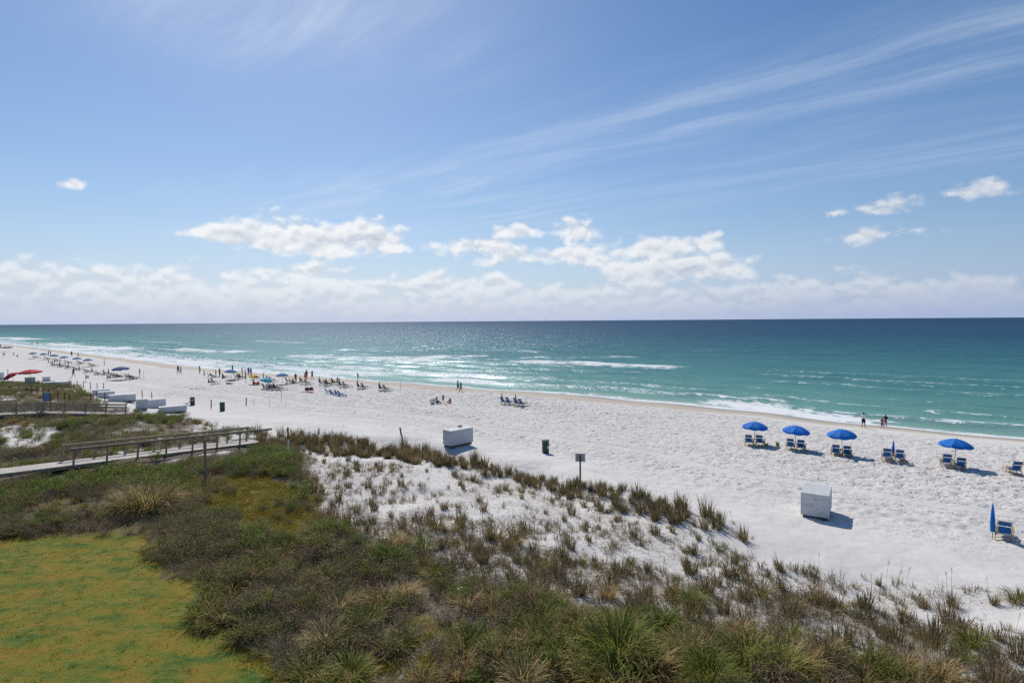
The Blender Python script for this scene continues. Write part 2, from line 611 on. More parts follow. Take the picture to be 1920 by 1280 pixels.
M['olive_sling'] = simple('olive_sling', (0.05, 0.055, 0.035), 0.8, 0.12, 6.0, 0.15, 120, 0.2)
M['white_board'] = simple('white_painted_board', (0.60, 0.61, 0.61), 0.7, 0.05, 3.0, 0.15, 25, 0.3, (1, 1, 2.5), dirt=(0.40, 0.39, 0.37))
M['white_paint'] = simple('white_paint', (0.74, 0.74, 0.72), 0.6, 0.06, 8.0, 0.1, 40, 0.3)
M['red_paint'] = simple('red_paint', (0.36, 0.045, 0.03), 0.6, 0.12, 8.0, 0.1, 40, 0.3)
M['grey_metal'] = simple('grey_metal', (0.42, 0.43, 0.44), 0.5, 0.08, 6.0, 0.1, 40, 0.5)
M['barrel_green'] = simple('green_barrel_paint', (0.028, 0.075, 0.04), 0.5, 0.2, 6.0, 0.15, 30, 0.4, dirt=(0.06, 0.06, 0.04))
M['dark_gap'] = simple('dark_seam', (0.03, 0.03, 0.03), 0.9, 0.1)
M['rope'] = simple('rope', (0.45, 0.38, 0.26), 0.9, 0.2)


def ground_mat():
    m, N, b, out = new_mat('sand_ground')
    geo = N.node('ShaderNodeNewGeometry')
    P = geo.outputs['Position']
    D = N.attr('wetness')[2]
    veg = N.attr('cover')[2]
    lawn = N.attr('lawn')[2]
    turf = N.attr('turf')[2]
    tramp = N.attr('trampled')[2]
    # dry sand, white quartz
    n1 = N.noise(P, 0.35, 4.0, 0.6)
    n2 = N.noise(P, 3.0, 5.0, 0.65)
    sand = N.mix(N.ramp01(n1, 0.3, 0.7), (0.640, 0.610, 0.572, 1), (0.70, 0.672, 0.635, 1))
    sand = N.mix(N.m('MULTIPLY', N.ramp01(n2, 0.45, 0.75), 0.35), sand, (0.55, 0.535, 0.515, 1))
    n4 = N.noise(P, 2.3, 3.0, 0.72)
    dent_shade = N.m('MULTIPLY', N.ramp01(n4, 0.55, 0.63), N.m('MULTIPLY', tramp, 0.68))  # shade of footprint dents painted into the sand colour as dark specks
    sand = N.mix(dent_shade, sand, (0.36, 0.34, 0.32, 1))
    # wet sand by the water
    wn = N.m('ADD', D, N.m('MULTIPLY', N.m('SUBTRACT', N.noise(P, 0.25, 3.0), 0.5), 3.0))
    wet = N.ramp01(wn, 6.8, 4.8)
    wet2 = N.ramp01(wn, 2.6, 1.2)
    wetc = N.mix(wet2, (0.51, 0.435, 0.345, 1), (0.34, 0.29, 0.225, 1))
    c = N.mix(wet, sand, wetc)
    # litter and thatch under the plants
    n3 = N.noise(P, 5.0, 6.0, 0.7)
    lit = N.mix(N.ramp01(n3, 0.35, 0.68), (0.085, 0.068, 0.042, 1), (0.27, 0.215, 0.155, 1))
    vm = N.ramp01(N.m('ADD', veg, N.m('MULTIPLY', N.m('SUBTRACT', n3, 0.5), 1.1)), 0.35, 0.75)
    c = N.mix(vm, c, lit)
    # olive turf
    tn = N.noise(P, 1.3, 5.0, 0.65)
    tc = N.mix(N.ramp01(tn, 0.35, 0.65), (0.17, 0.150, 0.040, 1), (0.26, 0.205, 0.075, 1))
    c = N.mix(N.ramp01(N.m('ADD', turf, N.m('MULTIPLY', N.m('SUBTRACT', n3, 0.5), 0.8)), 0.35, 0.65), c, tc)
    # lawn: going dormant, orange-brown with green patches
    mp = N.node('ShaderNodeMapping')
    mp.inputs['Rotation'].default_value = (0, 0, R(-25)); mp.inputs['Scale'].default_value = (0.7, 1.5, 1)
    N.put(mp.inputs[0], P)
    lp = N.noise(mp.outputs[0], 0.95, 8.0, 0.76)
    lf = N.noise(P, 9.0, 4.0, 0.7)
    lc = N.cramp(N.m('ADD', lp, N.m('MULTIPLY', N.m('SUBTRACT', lf, 0.5), 0.16)),
                 [(0.33, (0.32, 0.202, 0.032)), (0.44, (0.27, 0.208, 0.030)), (0.52, (0.20, 0.202, 0.026)), (0.58, (0.118, 0.168, 0.026)), (0.67, (0.062, 0.132, 0.028))])
    c = N.mix(N.ramp01(N.m('ADD', lawn, N.m('MULTIPLY', N.m('SUBTRACT', n3, 0.5), 0.5)), 0.4, 0.6), c, lc)
    N.put(b.inputs['Base Color'], c)
    rough = N.m('SUBTRACT', 0.95, N.m('MULTIPLY', wet2, 0.62))
    N.put(b.inputs['Roughness'], rough)
    b.inputs['Specular IOR Level'].default_value = 0.25
    # relief
    f1 = N.voronoi(P, 3.3)[0]
    f1 = N.ramp01(f1, 0.0, 0.45)
    f2 = N.noise(P, 5.5, 4.0, 0.6)
    f3 = N.noise(P, 60.0, 3.0, 0.6)
    dry = N.m('SUBTRACT', 1.0, wet)
    h = N.m('ADD', N.m('MULTIPLY', N.m('MULTIPLY', f1, tramp), 0.060), N.m('MULTIPLY', N.m('MULTIPLY', f2, N.m('ADD', 0.12, N.m('MULTIPLY', tramp, 0.88))), 0.065))
    h = N.m('MULTIPLY', h, dry)
    h = N.m('ADD', h, N.m('MULTIPLY', f3, 0.003))
    gl = N.m('MAXIMUM', lawn, N.m('MAXIMUM', turf, vm))
    h = N.m('ADD', h, N.m('MULTIPLY', N.m('MULTIPLY', N.noise(P, 22.0, 4.0, 0.75), gl), 0.05))
    bn = N.node('ShaderNodeBump')
    bn.inputs['Strength'].default_value = 1.0
    bn.inputs['Distance'].default_value = 1.0
    N.put(bn.inputs['Height'], h)
    N.put(b.inputs['Normal'], bn.outputs[0])
    return m


def sea_mat():
    m, N, b, out = new_mat('sea_water')
    uvn = N.node('ShaderNodeUVMap', uv_map='shore')
    s, d, _ = N.sep(uvn.outputs[0])
    s = N.m('MULTIPLY', s, 1000.0)
    d = N.m('MULTIPLY', d, 1000.0)
    fo = N.attr('foam')[2]
    geo = N.node('ShaderNodeNewGeometry')
    P = geo.outputs['Position']
    wob = N.m('MULTIPLY', N.m('SUBTRACT', N.noise(N.xyz(N.m('MULTIPLY', s, 0.004), N.m('MULTIPLY', d, 0.012), 0.0), 3.0, 5.0, 0.6), 0.5), 0.55)
    ld = N.m('LOGARITHM', N.m('ADD', N.m('MAXIMUM', d, 0.0), 4.0), 10.0)
    ld = N.m('ADD', ld, wob)
    k = N.ramp01(ld, 0.6, 3.4, smooth=False)
    c = N.cramp(k, [(0.0, (0.40, 0.46, 0.40)), (0.10, (0.20, 0.36, 0.30)), (0.24, (0.125, 0.30, 0.245)), (0.40, (0.070, 0.225, 0.210)),
                    (0.55, (0.030, 0.140, 0.160)), (0.72, (0.014, 0.068, 0.125)), (1.0, (0.010, 0.046, 0.105))])
    # sediment and cloud-shadow free mottling of the shallow floor
    mo = N.noise(N.xyz(N.m('MULTIPLY', s, 0.02), N.m('MULTIPLY', d, 0.12), 0.0), 1.0, 6.0, 0.65)
    c = N.mix(N.m('MULTIPLY', N.ramp01(mo, 0.42, 0.7), 0.45), c, N.mix(0.5, c, (0.012, 0.07, 0.085, 1)))
    # foam: threads and sheets
    fv = N.xyz(N.m('MULTIPLY', s, 0.28), N.m('MULTIPLY', d, 0.8), 0.0)
    n1 = N.noise(fv, 1.3, 8.0, 0.74, 1.0)
    lace = N.voronoi(N.xyz(N.m('MULTIPLY', s, 0.5), d, 0.0), 1.1, 'DISTANCE_TO_EDGE')[0]
    th = N.ramp01(lace, 0.16, 0.0)
    fa = N.m('ADD', N.m('MULTIPLY', fo, 0.80), N.m('MULTIPLY', N.m('SUBTRACT', n1, 0.5), 2.9))
    fa = N.m('ADD', fa, N.m('MULTIPLY', th, N.m('MULTIPLY', fo, 0.25)))
    foam = N.m('MULTIPLY', N.ramp01(fa, 0.42, 0.62), N.ramp01(fo, 0.02, 0.15))
    c = N.mix(foam, c, (0.80, 0.82, 0.82, 1))
    # chop
    ldist = N.m('LOGARITHM', N.m('ADD', N.m('MAXIMUM', d, 0.0), 40.0), 2.718)
    w1 = N.noise(N.xyz(N.m('MULTIPLY', s, 0.35), d, 0.0), 0.55, 4.0, 0.62)
    w2 = N.noise(N.xyz(N.m('MULTIPLY', s, 0.6), d, 4.0), 0.085, 5.0, 0.66)
    w3 = N.noise(P, 2.6, 3.0, 0.65)
    h = N.m('ADD', N.m('MULTIPLY', w1, 0.27), N.m('MULTIPLY', w3, 0.07))
    h = N.m('ADD', h, N.m('MULTIPLY', N.m('MULTIPLY', w2, N.ramp01(d, 20.0, 160.0)), 2.6))
    bn = N.node('ShaderNodeBump')
    bn.inputs['Strength'].default_value = 1.0
    bn.inputs['Distance'].default_value = 1.0
    N.put(bn.inputs['Height'], h)
    df = N.node('ShaderNodeBsdfDiffuse')
    N.put(df.inputs['Color'], c); N.put(df.inputs['Normal'], bn.outputs[0])
    gls = N.node('ShaderNodeBsdfGlossy')
    gls.inputs['Roughness'].default_value = 0.31
    gls.inputs['Color'].default_value = (0.80, 0.90, 1.0, 1)
    N.put(gls.inputs['Normal'], bn.outputs[0])
    fr = N.node('ShaderNodeFresnel')
    fr.inputs['IOR'].default_value = 1.33
    N.put(fr.inputs['Normal'], bn.outputs[0])
    fac = N.m('MULTIPLY', N.m('MINIMUM', fr.outputs[0], 0.112), N.m('SUBTRACT', 1.0, N.m('MULTIPLY', foam, 0.9)))
    mx = N.node('ShaderNodeMixShader')
    N.put(mx.inputs[0], fac)
    m.node_tree.links.new(df.outputs[0], mx.inputs[1]); m.node_tree.links.new(gls.outputs[0], mx.inputs[2])
    m.node_tree.nodes.remove(b)
    m.node_tree.links.new(mx.outputs[0], out.inputs[0])
    return m


M['ground'] = ground_mat()
M['sea'] = sea_mat()


# ------------------------------------------------------------------ ground sheet
def spaced(core0, core1, step, lo, hi, grow=1.12, maxstep=60.0):
    a = list(np.arange(core0, core1, step))
    st = step; p = a[-1]
    while p < hi:
        st = min(st * grow, maxstep); p += st; a.append(p)
    st = step; p = core0; pre = []
    while p > lo:
        st = min(st * grow, maxstep); p -= st; pre.append(p)
    return np.array(pre[::-1] + a)


def grid_faces(nx, ny):
    i = np.arange(nx - 1)[None, :] + np.arange(ny - 1)[:, None] * nx
    return np.stack([i, i + 1, i + 1 + nx, i + nx], -1).reshape(-1, 4)


def grid_mesh(name, V, F, mat, smooth=True):
    me = bpy.data.meshes.new(name)
    me.vertices.add(len(V)); me.vertices.foreach_set('co', V.astype(np.float32).ravel())
    me.loops.add(F.size); me.loops.foreach_set('vertex_index', F.astype(np.int32).ravel())
    me.polygons.add(len(F))
    me.polygons.foreach_set('loop_start', np.arange(0, F.size, F.shape[1], dtype=np.int32))
    me.polygons.foreach_set('loop_total', np.full(len(F), F.shape[1], np.int32))
    me.polygons.foreach_set('use_smooth', np.full(len(F), smooth))
    me.materials.append(mat)
    me.update(calc_edges=True)
    return me


def set_attr(me, name, val):
    a = me.attributes.new(name, 'FLOAT', 'POINT')
    a.data.foreach_set('value', np.asarray(val, np.float32).ravel())


gx = spaced(-56, 46, 0.15, -3500, 900, 1.07)
gy = spaced(14, 98, 0.15, -700, 3200, 1.07)
XX, YY = np.meshgrid(gx, gy)
S_, D_ = inland(XX, YY)
ZZ = terrain(XX, YY)
V = np.stack([XX, YY, ZZ], -1).reshape(-1, 3)
F = grid_faces(len(gx), len(gy))
keep = (D_.ravel()[F] > -70).any(1)
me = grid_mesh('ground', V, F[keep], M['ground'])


def soft(names, x, y, w, grow=0.0):
    k = np.full(np.shape(x), -9.0)
    for n in names:
        k = np.maximum(k, sdist(PW[n], x, y))
    k = k + grow + 0.9 * fbm(x * 0.5, y * 0.5, 3, 77)
    return sstep(k, -w, w)


near = ((XX > -140) & (XX < 60) & (YY > -5) & (YY < 160)).ravel()
xs, ys = V[near, 0], V[near, 1]
lawn_a = np.zeros(len(V)); turf_a = np.zeros(len(V)); cov_a = np.zeros(len(V))
lawn_sd = sdist(PW['lawn'], xs, ys)
lawn_a[near] = sstep(lawn_sd + 0.8 * fbm(xs * 0.8, ys * 0.8, 4, 5), -0.3, 0.3)
turf_a[near] = np.maximum(soft(['turf', 'turf_low'], xs, ys, 1.2), 0.75 * np.exp(-((lawn_sd + 0.6) / 1.3) ** 2))
cv = np.maximum.reduce([soft(['dense', 'bank', 'gap'], xs, ys, 1.2, 0.9), 0.95 * soft(['left'], xs, ys, 1.5) * (0.75 + 0.5 * fbm(xs * 0.25, ys * 0.25, 2, 8)),
                        0.50 * soft(['row'], xs, ys, 0.9), 0.53 * soft(['medium'], xs, ys, 1.6, 0.2), 0.36 * soft(['sparse'], xs, ys, 1.5)])
_, dn_ = inland(xs, ys)
cv = np.maximum(cv, 0.85 * sstep(dn_, 59.5, 62.5))
bwA_, bwB_ = np.array(G(-40, 912)), np.array(G(482, 829))
be_ = bwB_ - bwA_
bt_ = np.clip(((xs - bwA_[0]) * be_[0] + (ys - bwA_[1]) * be_[1]) / (be_ @ be_), 0, 1)
cv = np.maximum(cv, 0.85 * sstep(np.hypot(xs - bwA_[0] - bt_ * be_[0], ys - bwA_[1] - bt_ * be_[1]), 3.0, 1.2))
for p in SAND_BITS:
    cv = cv * (1 - 0.62 * sstep(sdist(p, xs, ys) + 0.7 * fbm(xs, ys, 3, 3), -0.2, 0.5))
    turf_a[near] *= (1 - sstep(sdist(p, xs, ys) + 0.4 * fbm(xs, ys, 2, 3), -0.2, 0.4))
cov_a[near] = cv
Dr = D_.ravel(); Sr = S_.ravel()
outside = ~near
cov_a[outside] = sstep(Dr[outside], 46, 56) * 0.9
behind = (V[:, 1] < 13) & (Dr > 60)
lawn_a[behind & (V[:, 0] < 4)] = 1.0
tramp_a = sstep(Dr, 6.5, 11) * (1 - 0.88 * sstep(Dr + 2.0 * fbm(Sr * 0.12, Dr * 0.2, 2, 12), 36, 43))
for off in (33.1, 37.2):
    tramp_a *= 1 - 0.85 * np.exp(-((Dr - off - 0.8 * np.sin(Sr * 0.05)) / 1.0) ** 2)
wetw = np.interp(Sr, [-3000, -200, -100, -40, 30, 45, 60, 3000], [8, 8, 9.5, 10.5, 9.5, 6.0, 3.8, 3.8])
set_attr(me, 'wetness', Dr * 6.0 / wetw); set_attr(me, 'cover', cov_a); set_attr(me, 'lawn', lawn_a)
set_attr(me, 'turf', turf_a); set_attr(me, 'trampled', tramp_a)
ground = link(bpy.data.objects.new('ground', me))
tag(ground, 'white sand beach rising to dunes and a browning lawn', kind='structure')

# ------------------------------------------------------------------ sea
FOAM_LINES = [  # two pixels of the photograph, half width offshore in metres, strength
    ((560, 667), (770, 676), 3.5, 1.0), ((790, 671), (905, 667), 3.0, 0.85), ((985, 679), (1240, 686), 3.2, 0.82),
    ((985, 671), (1200, 669), 1.6, 0.62), ((700, 700), (1010, 708), 1.8, 0.75), ((320, 655), (450, 660), 3.5, 0.85),
    ((0, 633), (60, 636), 9, 0.9), ((90, 644), (230, 655), 5, 0.95), ((0, 648), (150, 655), 6, 1.0), ((150, 660), (420, 683), 3.5, 1.0),
    ((380, 680), (700, 702), 1.8, 0.85), ((1345, 752), (1480, 770), 2.4, 1.0), ((1440, 768), (1600, 786), 1.6, 1.0), ((1400, 745), (1460, 750), 0.8, 0.8),
    ((930, 655), (1010, 660), 1.5, 0.55), ((440, 690), (640, 706), 1.5, 0.8), ((820, 712), (1000, 722), 1.1, 0.9), ((480, 640), (560, 643), 3, 0.5),
    ((1590, 783), (1680, 790), 0.7, 0.7), ((640, 690), (760, 697), 1.6, 0.8), ((250, 640), (330, 643), 4, 0.5),
]
ds = np.concatenate([np.arange(-6, 60, 0.3), spaced(60, 60.6, 0.3, 60, 45000, 1.045, 4000)[1:]])
ss = spaced(-150, 90, 0.9, -45000, 45000, 1.06, 5000)
SS, DD = np.meshgrid(ss, ds)
so = shore_off(SS)
WX = P0[0] + TS[0] * SS + NS[0] * (DD + so)
WY = P0[1] + TS[1] * SS + NS[1] * (DD + so)


def crest(ph):
    c = 0.5 + 0.5 * np.sin(ph)
    return c ** 2.2


wp = 3.0 * fbm(SS * 0.018, DD * 0.02, 3, 41) + 0.8 * fbm(SS * 0.08, DD * 0.05, 2, 43)
am = np.clip(DD / 8, 0, 1) * (1 - 0.5 * sstep(DD, 60, 200))
patch_ = 0.35 + 1.0 * sstep(fbm(SS * 0.02 + 4, DD * 0.035, 2, 47), -0.25, 0.35)
LW = np.interp(DD, [0, 20, 60, 150, 45000], [0, 20 / 8.0, 20 / 8.0 + 40 / 11.0, 20 / 8.0 + 40 / 11.0 + 90 / 16.0, 20 / 8.0 + 40 / 11.0 + 90 / 16.0 + 44850 / 60.0]) * 2 * math.pi
cr = crest(LW + wp * 1.4)
fadefar = 1 - sstep(DD, 300, 700)
zz = am * patch_ * 0.42 * cr * fadefar - 0.12
zz += fadefar * np.clip(DD / 10, 0, 1) * (0.10 * fbm(SS * 0.25, DD * 0.45, 2, 51))
zz -= 0.05 * sstep(-DD, 0, 3)
foam = np.zeros_like(SS)
for (a, b, hw, st) in FOAM_LINES:
    A = G(*a); B = G(*b)
    A = np.array(A); B = np.array(B)
    e = B - A
    t = ((WX - A[0]) * e[0] + (WY - A[1]) * e[1]) / (e @ e)
    tc = np.clip(t, 0, 1)
    off = np.hypot(WX - A[0] - tc * e[0], WY - A[1] - tc * e[1])
    hw = hw * (2.3 if min(a[1], b[1]) < 715 else 1.25)
    wob_ = 1 + 0.9 * fbm(SS * 0.10, DD * 0.08, 2, 61)
    k = np.exp(-(off / (hw * np.maximum(wob_, 0.3))) ** 2)
    foam = np.maximum(foam, st * k * np.clip(0.5 + 0.9 * vnoise(SS * 0.16, DD * 0.22, 63), 0, 1.1))
    zz += 0.16 * k * sstep(DD, 6, 14)
edge = 2.6 + 1.6 * fbm(SS * 0.05, SS * 0 + 2.2, 3, 71)
left_w = sstep(-SS, 20, 120)
foam = np.maximum(foam, np.exp(-(np.maximum(np.abs(DD - 0.6) - 0.3, 0) / (edge * (0.55 + 1.3 * left_w))) ** 2) * 1.0)
foam = np.maximum(foam, 0.52 * cr * patch_ * np.exp(-DD / 80.0) * sstep(DD, 3, 8))
foam = np.maximum(foam, left_w * 0.6 * np.exp(-((DD - 10) / 14) ** 2))
foam *= sstep(DD, -1.6, -0.4)
V = np.stack([WX, WY, zz], -1).reshape(-1, 3)
F = grid_faces(len(ss), len(ds))[:, ::-1]
me = grid_mesh('sea', V, F, M['sea'])
set_attr(me, 'foam', foam)
uv = me.uv_layers.new(name='shore')
li = np.empty(len(me.loops), np.int32); me.loops.foreach_get('vertex_index', li)
UVs = np.stack([SS.ravel()[li] / 1000, DD.ravel()[li] / 1000], -1)
uv.data.foreach_set('uv', UVs.astype(np.float32).ravel())
sea = link(bpy.data.objects.new('sea', me))
# make the sea face up
tag(sea, 'green and blue sea with small breakers and sun glitter', kind='structure')


# ------------------------------------------------------------------ plants: materials
def plant_mat(name, ramp, pos_scale=0.35, trans=0.38, rough=0.6, spec=0.15):
    """colour by blade (tint), by place and by plant"""
    m, N, b, out = new_mat(name)
    tint = N.attr('tint')[2]
    along = N.attr('along')[2]
    oi = N.node('ShaderNodeObjectInfo')
    pn = N.noise(oi.outputs['Location'], pos_scale, 3.0, 0.6)
    k = N.m('ADD', N.m('MULTIPLY', tint, 0.50), N.m('MULTIPLY', oi.outputs['Random'], 0.22))
    k = N.m('ADD', k, N.m('MULTIPLY', N.m('SUBTRACT', pn, 0.36), 0.95))
    k = N.m('ADD', k, N.m('MULTIPLY', along, 0.10))
    hsn = N.node('ShaderNodeHueSaturation')
    hsn.inputs['Saturation'].default_value = 1.12
    hsn.inputs['Value'].default_value = 1.38
    N.put(hsn.inputs['Color'], N.cramp(k, ramp))
    c = hsn.outputs[0]
    N.put(b.inputs['Base Color'], c)
    b.inputs['Roughness'].default_value = rough
    b.inputs['Specular IOR Level'].default_value = spec
    tr = N.node('ShaderNodeBsdfTranslucent')
    N.put(tr.inputs['Color'], c)
    mx = N.node('ShaderNodeMixShader')
    mx.inputs[0].default_value = trans
    m.node_tree.links.new(b.outputs[0], mx.inputs[1]); m.node_tree.links.new(tr.outputs[0], mx.inputs[2])
    m.node_tree.links.new(mx.outputs[0], out.inputs[0])
    return m


STRAW = (0.40, 0.31, 0.17); TAN = (0.27, 0.195, 0.105); BROWN = (0.13, 0.088, 0.052); GREEN = (0.125, 0.140, 0.038); DKGREEN = (0.078, 0.090, 0.028)
LIME = (0.20, 0.215, 0.060); GREY = (0.20, 0.175, 0.13); OLIVE = (0.15, 0.135, 0.045)
M['p_tussock'] = plant_mat('tussock_grass', [(0.05, GREEN), (0.30, OLIVE), (0.48, (0.18, 0.145, 0.06)), (0.64, TAN), (0.85, STRAW)])
M['p_green'] = plant_mat('green_grass', [(0.05, DKGREEN), (0.4, GREEN), (0.7, LIME), (0.95, STRAW)])
M['p_oats'] = plant_mat('sea_oat_grass', [(0.05, (0.075, 0.078, 0.032)), (0.35, (0.120, 0.105, 0.050)), (0.6, (0.150, 0.115, 0.066)), (0.9, (0.24, 0.185, 0.11))])
M['p_scrub'] = plant_mat('scrub_leaves', [(0.10, DKGREEN), (0.35, GREEN), (0.52, (0.145, 0.145, 0.07)), (0.68, (0.19, 0.145, 0.095)), (0.9, (0.28, 0.22, 0.16))], 0.5)
M['p_green_scrub'] = plant_mat('green_scrub_leaves', [(0.05, (0.075, 0.100, 0.028)), (0.5, (0.130, 0.165, 0.045)), (0.9, (0.22, 0.25, 0.09))], 0.5)
M['p_brown_scrub'] = plant_mat('brown_scrub_leaves', [(0.1, (0.10, 0.070, 0.046)), (0.5, (0.18, 0.125, 0.088)), (0.9, (0.30, 0.22, 0.165))], 0.5, 0.15)
M['p_twig'] = plant_mat('dead_stems', [(0.0, BROWN), (0.5, GREY), (1.0, (0.40, 0.33, 0.24))], 0.5, 0.05)
M['p_turf'] = plant_mat('turf_blades', [(0.1, (0.13, 0.140, 0.026)), (0.4, (0.20, 0.172, 0.036)), (0.7, (0.27, 0.205, 0.058)), (0.95, (0.34, 0.27, 0.11))], 0.6)


def lawn_mat():
    m, N, b, out = new_mat('lawn_blades')
    oi = N.node('ShaderNodeObjectInfo')
    P = oi.outputs['Location']
    mp = N.node('ShaderNodeMapping')
    mp.inputs['Rotation'].default_value = (0, 0, R(-25)); mp.inputs['Scale'].default_value = (0.7, 1.5, 1)
    N.put(mp.inputs[0], P)
    lp = N.noise(mp.outputs[0], 0.95, 8.0, 0.76)
    k = N.m('ADD', lp, N.m('MULTIPLY', N.m('SUBTRACT', N.attr('tint')[2], 0.5), 0.10))
    c = N.cramp(k, [(0.33, (0.41, 0.258, 0.042)), (0.44, (0.35, 0.270, 0.038)), (0.52, (0.26, 0.260, 0.034)), (0.58, (0.155, 0.220, 0.034)), (0.67, (0.082, 0.172, 0.036))])
    N.put(b.inputs['Base Color'], c)
    b.inputs['Roughness'].default_value = 0.6
    b.inputs['Specular IOR Level'].default_value = 0.2
    tr = N.node('ShaderNodeBsdfTranslucent'); N.put(tr.inputs['Color'], c)
    mx = N.node('ShaderNodeMixShader'); mx.inputs[0].default_value = 0.25
    m.node_tree.links.new(b.outputs[0], mx.inputs[1]); m.node_tree.links.new(tr.outputs[0], mx.inputs[2])
    m.node_tree.links.new(mx.outputs[0], out.inputs[0])
    return m


M['p_lawn'] = lawn_mat()


# ------------------------------------------------------------------ plants: meshes
class Plant:
    def __init__(self):
        self.v = []; self.f = []; self.t = []; self.a = []; self.mi = []

    def strip(self, pts, w, tint, side=None, mi=0, tip=True):
        n = len(pts)
        o = len(self.v)
        for i, p in enumerate(pts):
            p = Vector(p)
            d = Vector(pts[min(i + 1, n - 1)]) - Vector(pts[max(i - 1, 0)])
            sd = side if side is not None else d.cross(Vector((0, 0, 1)))
            if sd.length < 1e-5:
                sd = Vector((1, 0, 0))
            sd = sd.normalized()
            k = i / (n - 1)
            ww = w * (1 - 0.25 * k) * 0.5 if not (tip and i == n - 1) else 0
            if tip and i == n - 1:
                self.v.append(tuple(p)); self.t.append(tint); self.a.append(k)
            else:
                for q in (p - sd * ww, p + sd * ww):
                    self.v.append(tuple(q)); self.t.append(tint); self.a.append(k)
        for i in range(n - 1):
            if tip and i == n - 2:
                self.f.append((o + 2 * i, o + 2 * i + 1, o + 2 * i + 2))
            else:
                self.f.append((o + 2 * i, o + 2 * i + 1, o + 2 * i + 3, o + 2 * i + 2))
            self.mi.append(mi)

    def blade(self, x, y, az, L, lean, droop, w, tint, seg=4, mi=0):
        pts = []
        p = Vector((x, y, -0.03)); th = lean
        for i in range(seg + 1):
            pts.append(p.copy())
            st = L / seg
            p = p + Vector((math.cos(az) * math.sin(th), math.sin(az) * math.sin(th), math.cos(th))) * st
            th += droop / seg
        sd = Vector((-math.sin(az), math.cos(az), 0))
        tw = random.uniform(-0.6, 0.6)
        sd = (sd * math.cos(tw) + Vector((math.cos(az), math.sin(az), 0)) * math.sin(tw))
        self.strip(pts, w, tint, sd, mi)

    def leaf(self, p, L, w, tint, mi=0):
        d = Vector((random.gauss(0, 1), random.gauss(0, 1), random.gauss(0.25, 0.8))).normalized()
        s = d.cross(Vector((random.gauss(0, 1), random.gauss(0, 1), random.gauss(0, 1)))).normalized()
        p = Vector(p)
        o = len(self.v)
        for q in (p, p + d * L * 0.5 + s * w * 0.5, p + d * L, p + d * L * 0.5 - s * w * 0.5):
            self.v.append(tuple(q)); self.t.append(tint); self.a.append(0.5)
        self.f.append((o, o + 1, o + 2, o + 3)); self.mi.append(mi)

    def mesh(self, name, mats):
        me = bpy.data.meshes.new(name)
        me.from_pydata(self.v, [], self.f)
        for m in mats:
            me.materials.append(m)
        me.polygons.foreach_set('material_index', self.mi)
        set_attr(me, 'tint', self.t); set_attr(me, 'along', self.a)
        me.update()
        return me


U = random.uniform


def tussock(n, L, spread, w, lean=(0.1, 1.0), droop=(0.4, 1.5), mats=None, dead=0.25):
    """a mound of long arching blades"""
    p = Plant()
    for i in range(n):
        az = U(0, 2 * math.pi)
        r = spread * math.sqrt(random.random())
        l = L * U(0.6, 1.1)
        ln = U(*lean) * (0.4 + 0.6 * r / spread)
        tint = min(1, max(0, random.gauss(0.45, 0.28)))
        p.blade(r * math.cos(az), r * math.sin(az), az + U(-0.6, 0.6), l, ln, U(*droop), w * U(0.7, 1.3), tint)
    for i in range(int(n * dead)):
        az = U(0, 2 * math.pi)
        r = spread * U(0.4, 1)
        p.blade(r * math.cos(az), r * math.sin(az), az + U(-0.8, 0.8), L * U(0.5, 1.0), U(0.8, 1.4), U(0.2, 0.9), w, U(0.75, 1.0), 3)
    return p.mesh('tussock', mats)


def upright(n, L, spread, w, mats, lean=(0.02, 0.45)):
    p = Plant()
    for i in range(n):
        az = U(0, 2 * math.pi)
        r = spread * math.sqrt(random.random())
        p.blade(r * math.cos(az), r * math.sin(az), az + U(-1, 1), L * U(0.45, 1.1), U(*lean), U(-0.1, 0.6), w * U(0.7, 1.3), random.random(), 3)
    for i in range(n // 5):
        az = U(0, 2 * math.pi)
        r = spread * U(0.3, 1.2)
        p.blade(r * math.cos(az), r * math.sin(az), az, L * U(0.3, 0.7), U(0.9, 1.5), U(0, 0.4), w, U(0.5, 1), 2)
    return p.mesh('tuft', mats)


def scrub(H, rad, nst, nleaf, lw, mats, twigs=6):
    """a low bush: stems and many small leaves through its volume"""
    p = Plant()
    for i in range(nst):
        az = U(0, 2 * math.pi); r = rad * math.sqrt(random.random()) * 0.5
        x, y = r * math.cos(az), r * math.sin(az)
        tip = Vector((x + math.cos(az) * rad * U(0.1, 0.7), y + math.sin(az) * rad * U(0.1, 0.7), H * U(0.6, 1.05)))
        base = Vector((x, y, -0.03))
        mid = (base + tip) / 2 + Vector((U(-.08, .08), U(-.08, .08), U(0, .08)))
        p.strip([base, mid, tip], 0.012, random.random(), Vector((U(-1, 1), U(-1, 1), 0.1)), 1)
        tt = min(1, max(0, random.gauss(0.45, 0.22)))
        for k in range(nleaf // nst):
            t = U(0.25, 1.05)
            q = base.lerp(mid, t * 2) if t < 0.5 else mid.lerp(tip, t * 2 - 1)
            q = q + Vector((random.gauss(0, .07), random.gauss(0, .07), random.gauss(0, .05)))
            p.leaf(q, lw * U(1.4, 2.6), lw * U(0.5, 1.0), min(1, max(0, random.gauss(tt, 0.15))), 0)
    for i in range(twigs):
        az = U(0, 2 * math.pi)
        p.blade(0, 0, az, H * U(0.9, 1.7), U(0.3, 1.1), U(-0.3, 0.9), 0.012, random.random(), 4, 1)
    return p.mesh('scrub', mats)


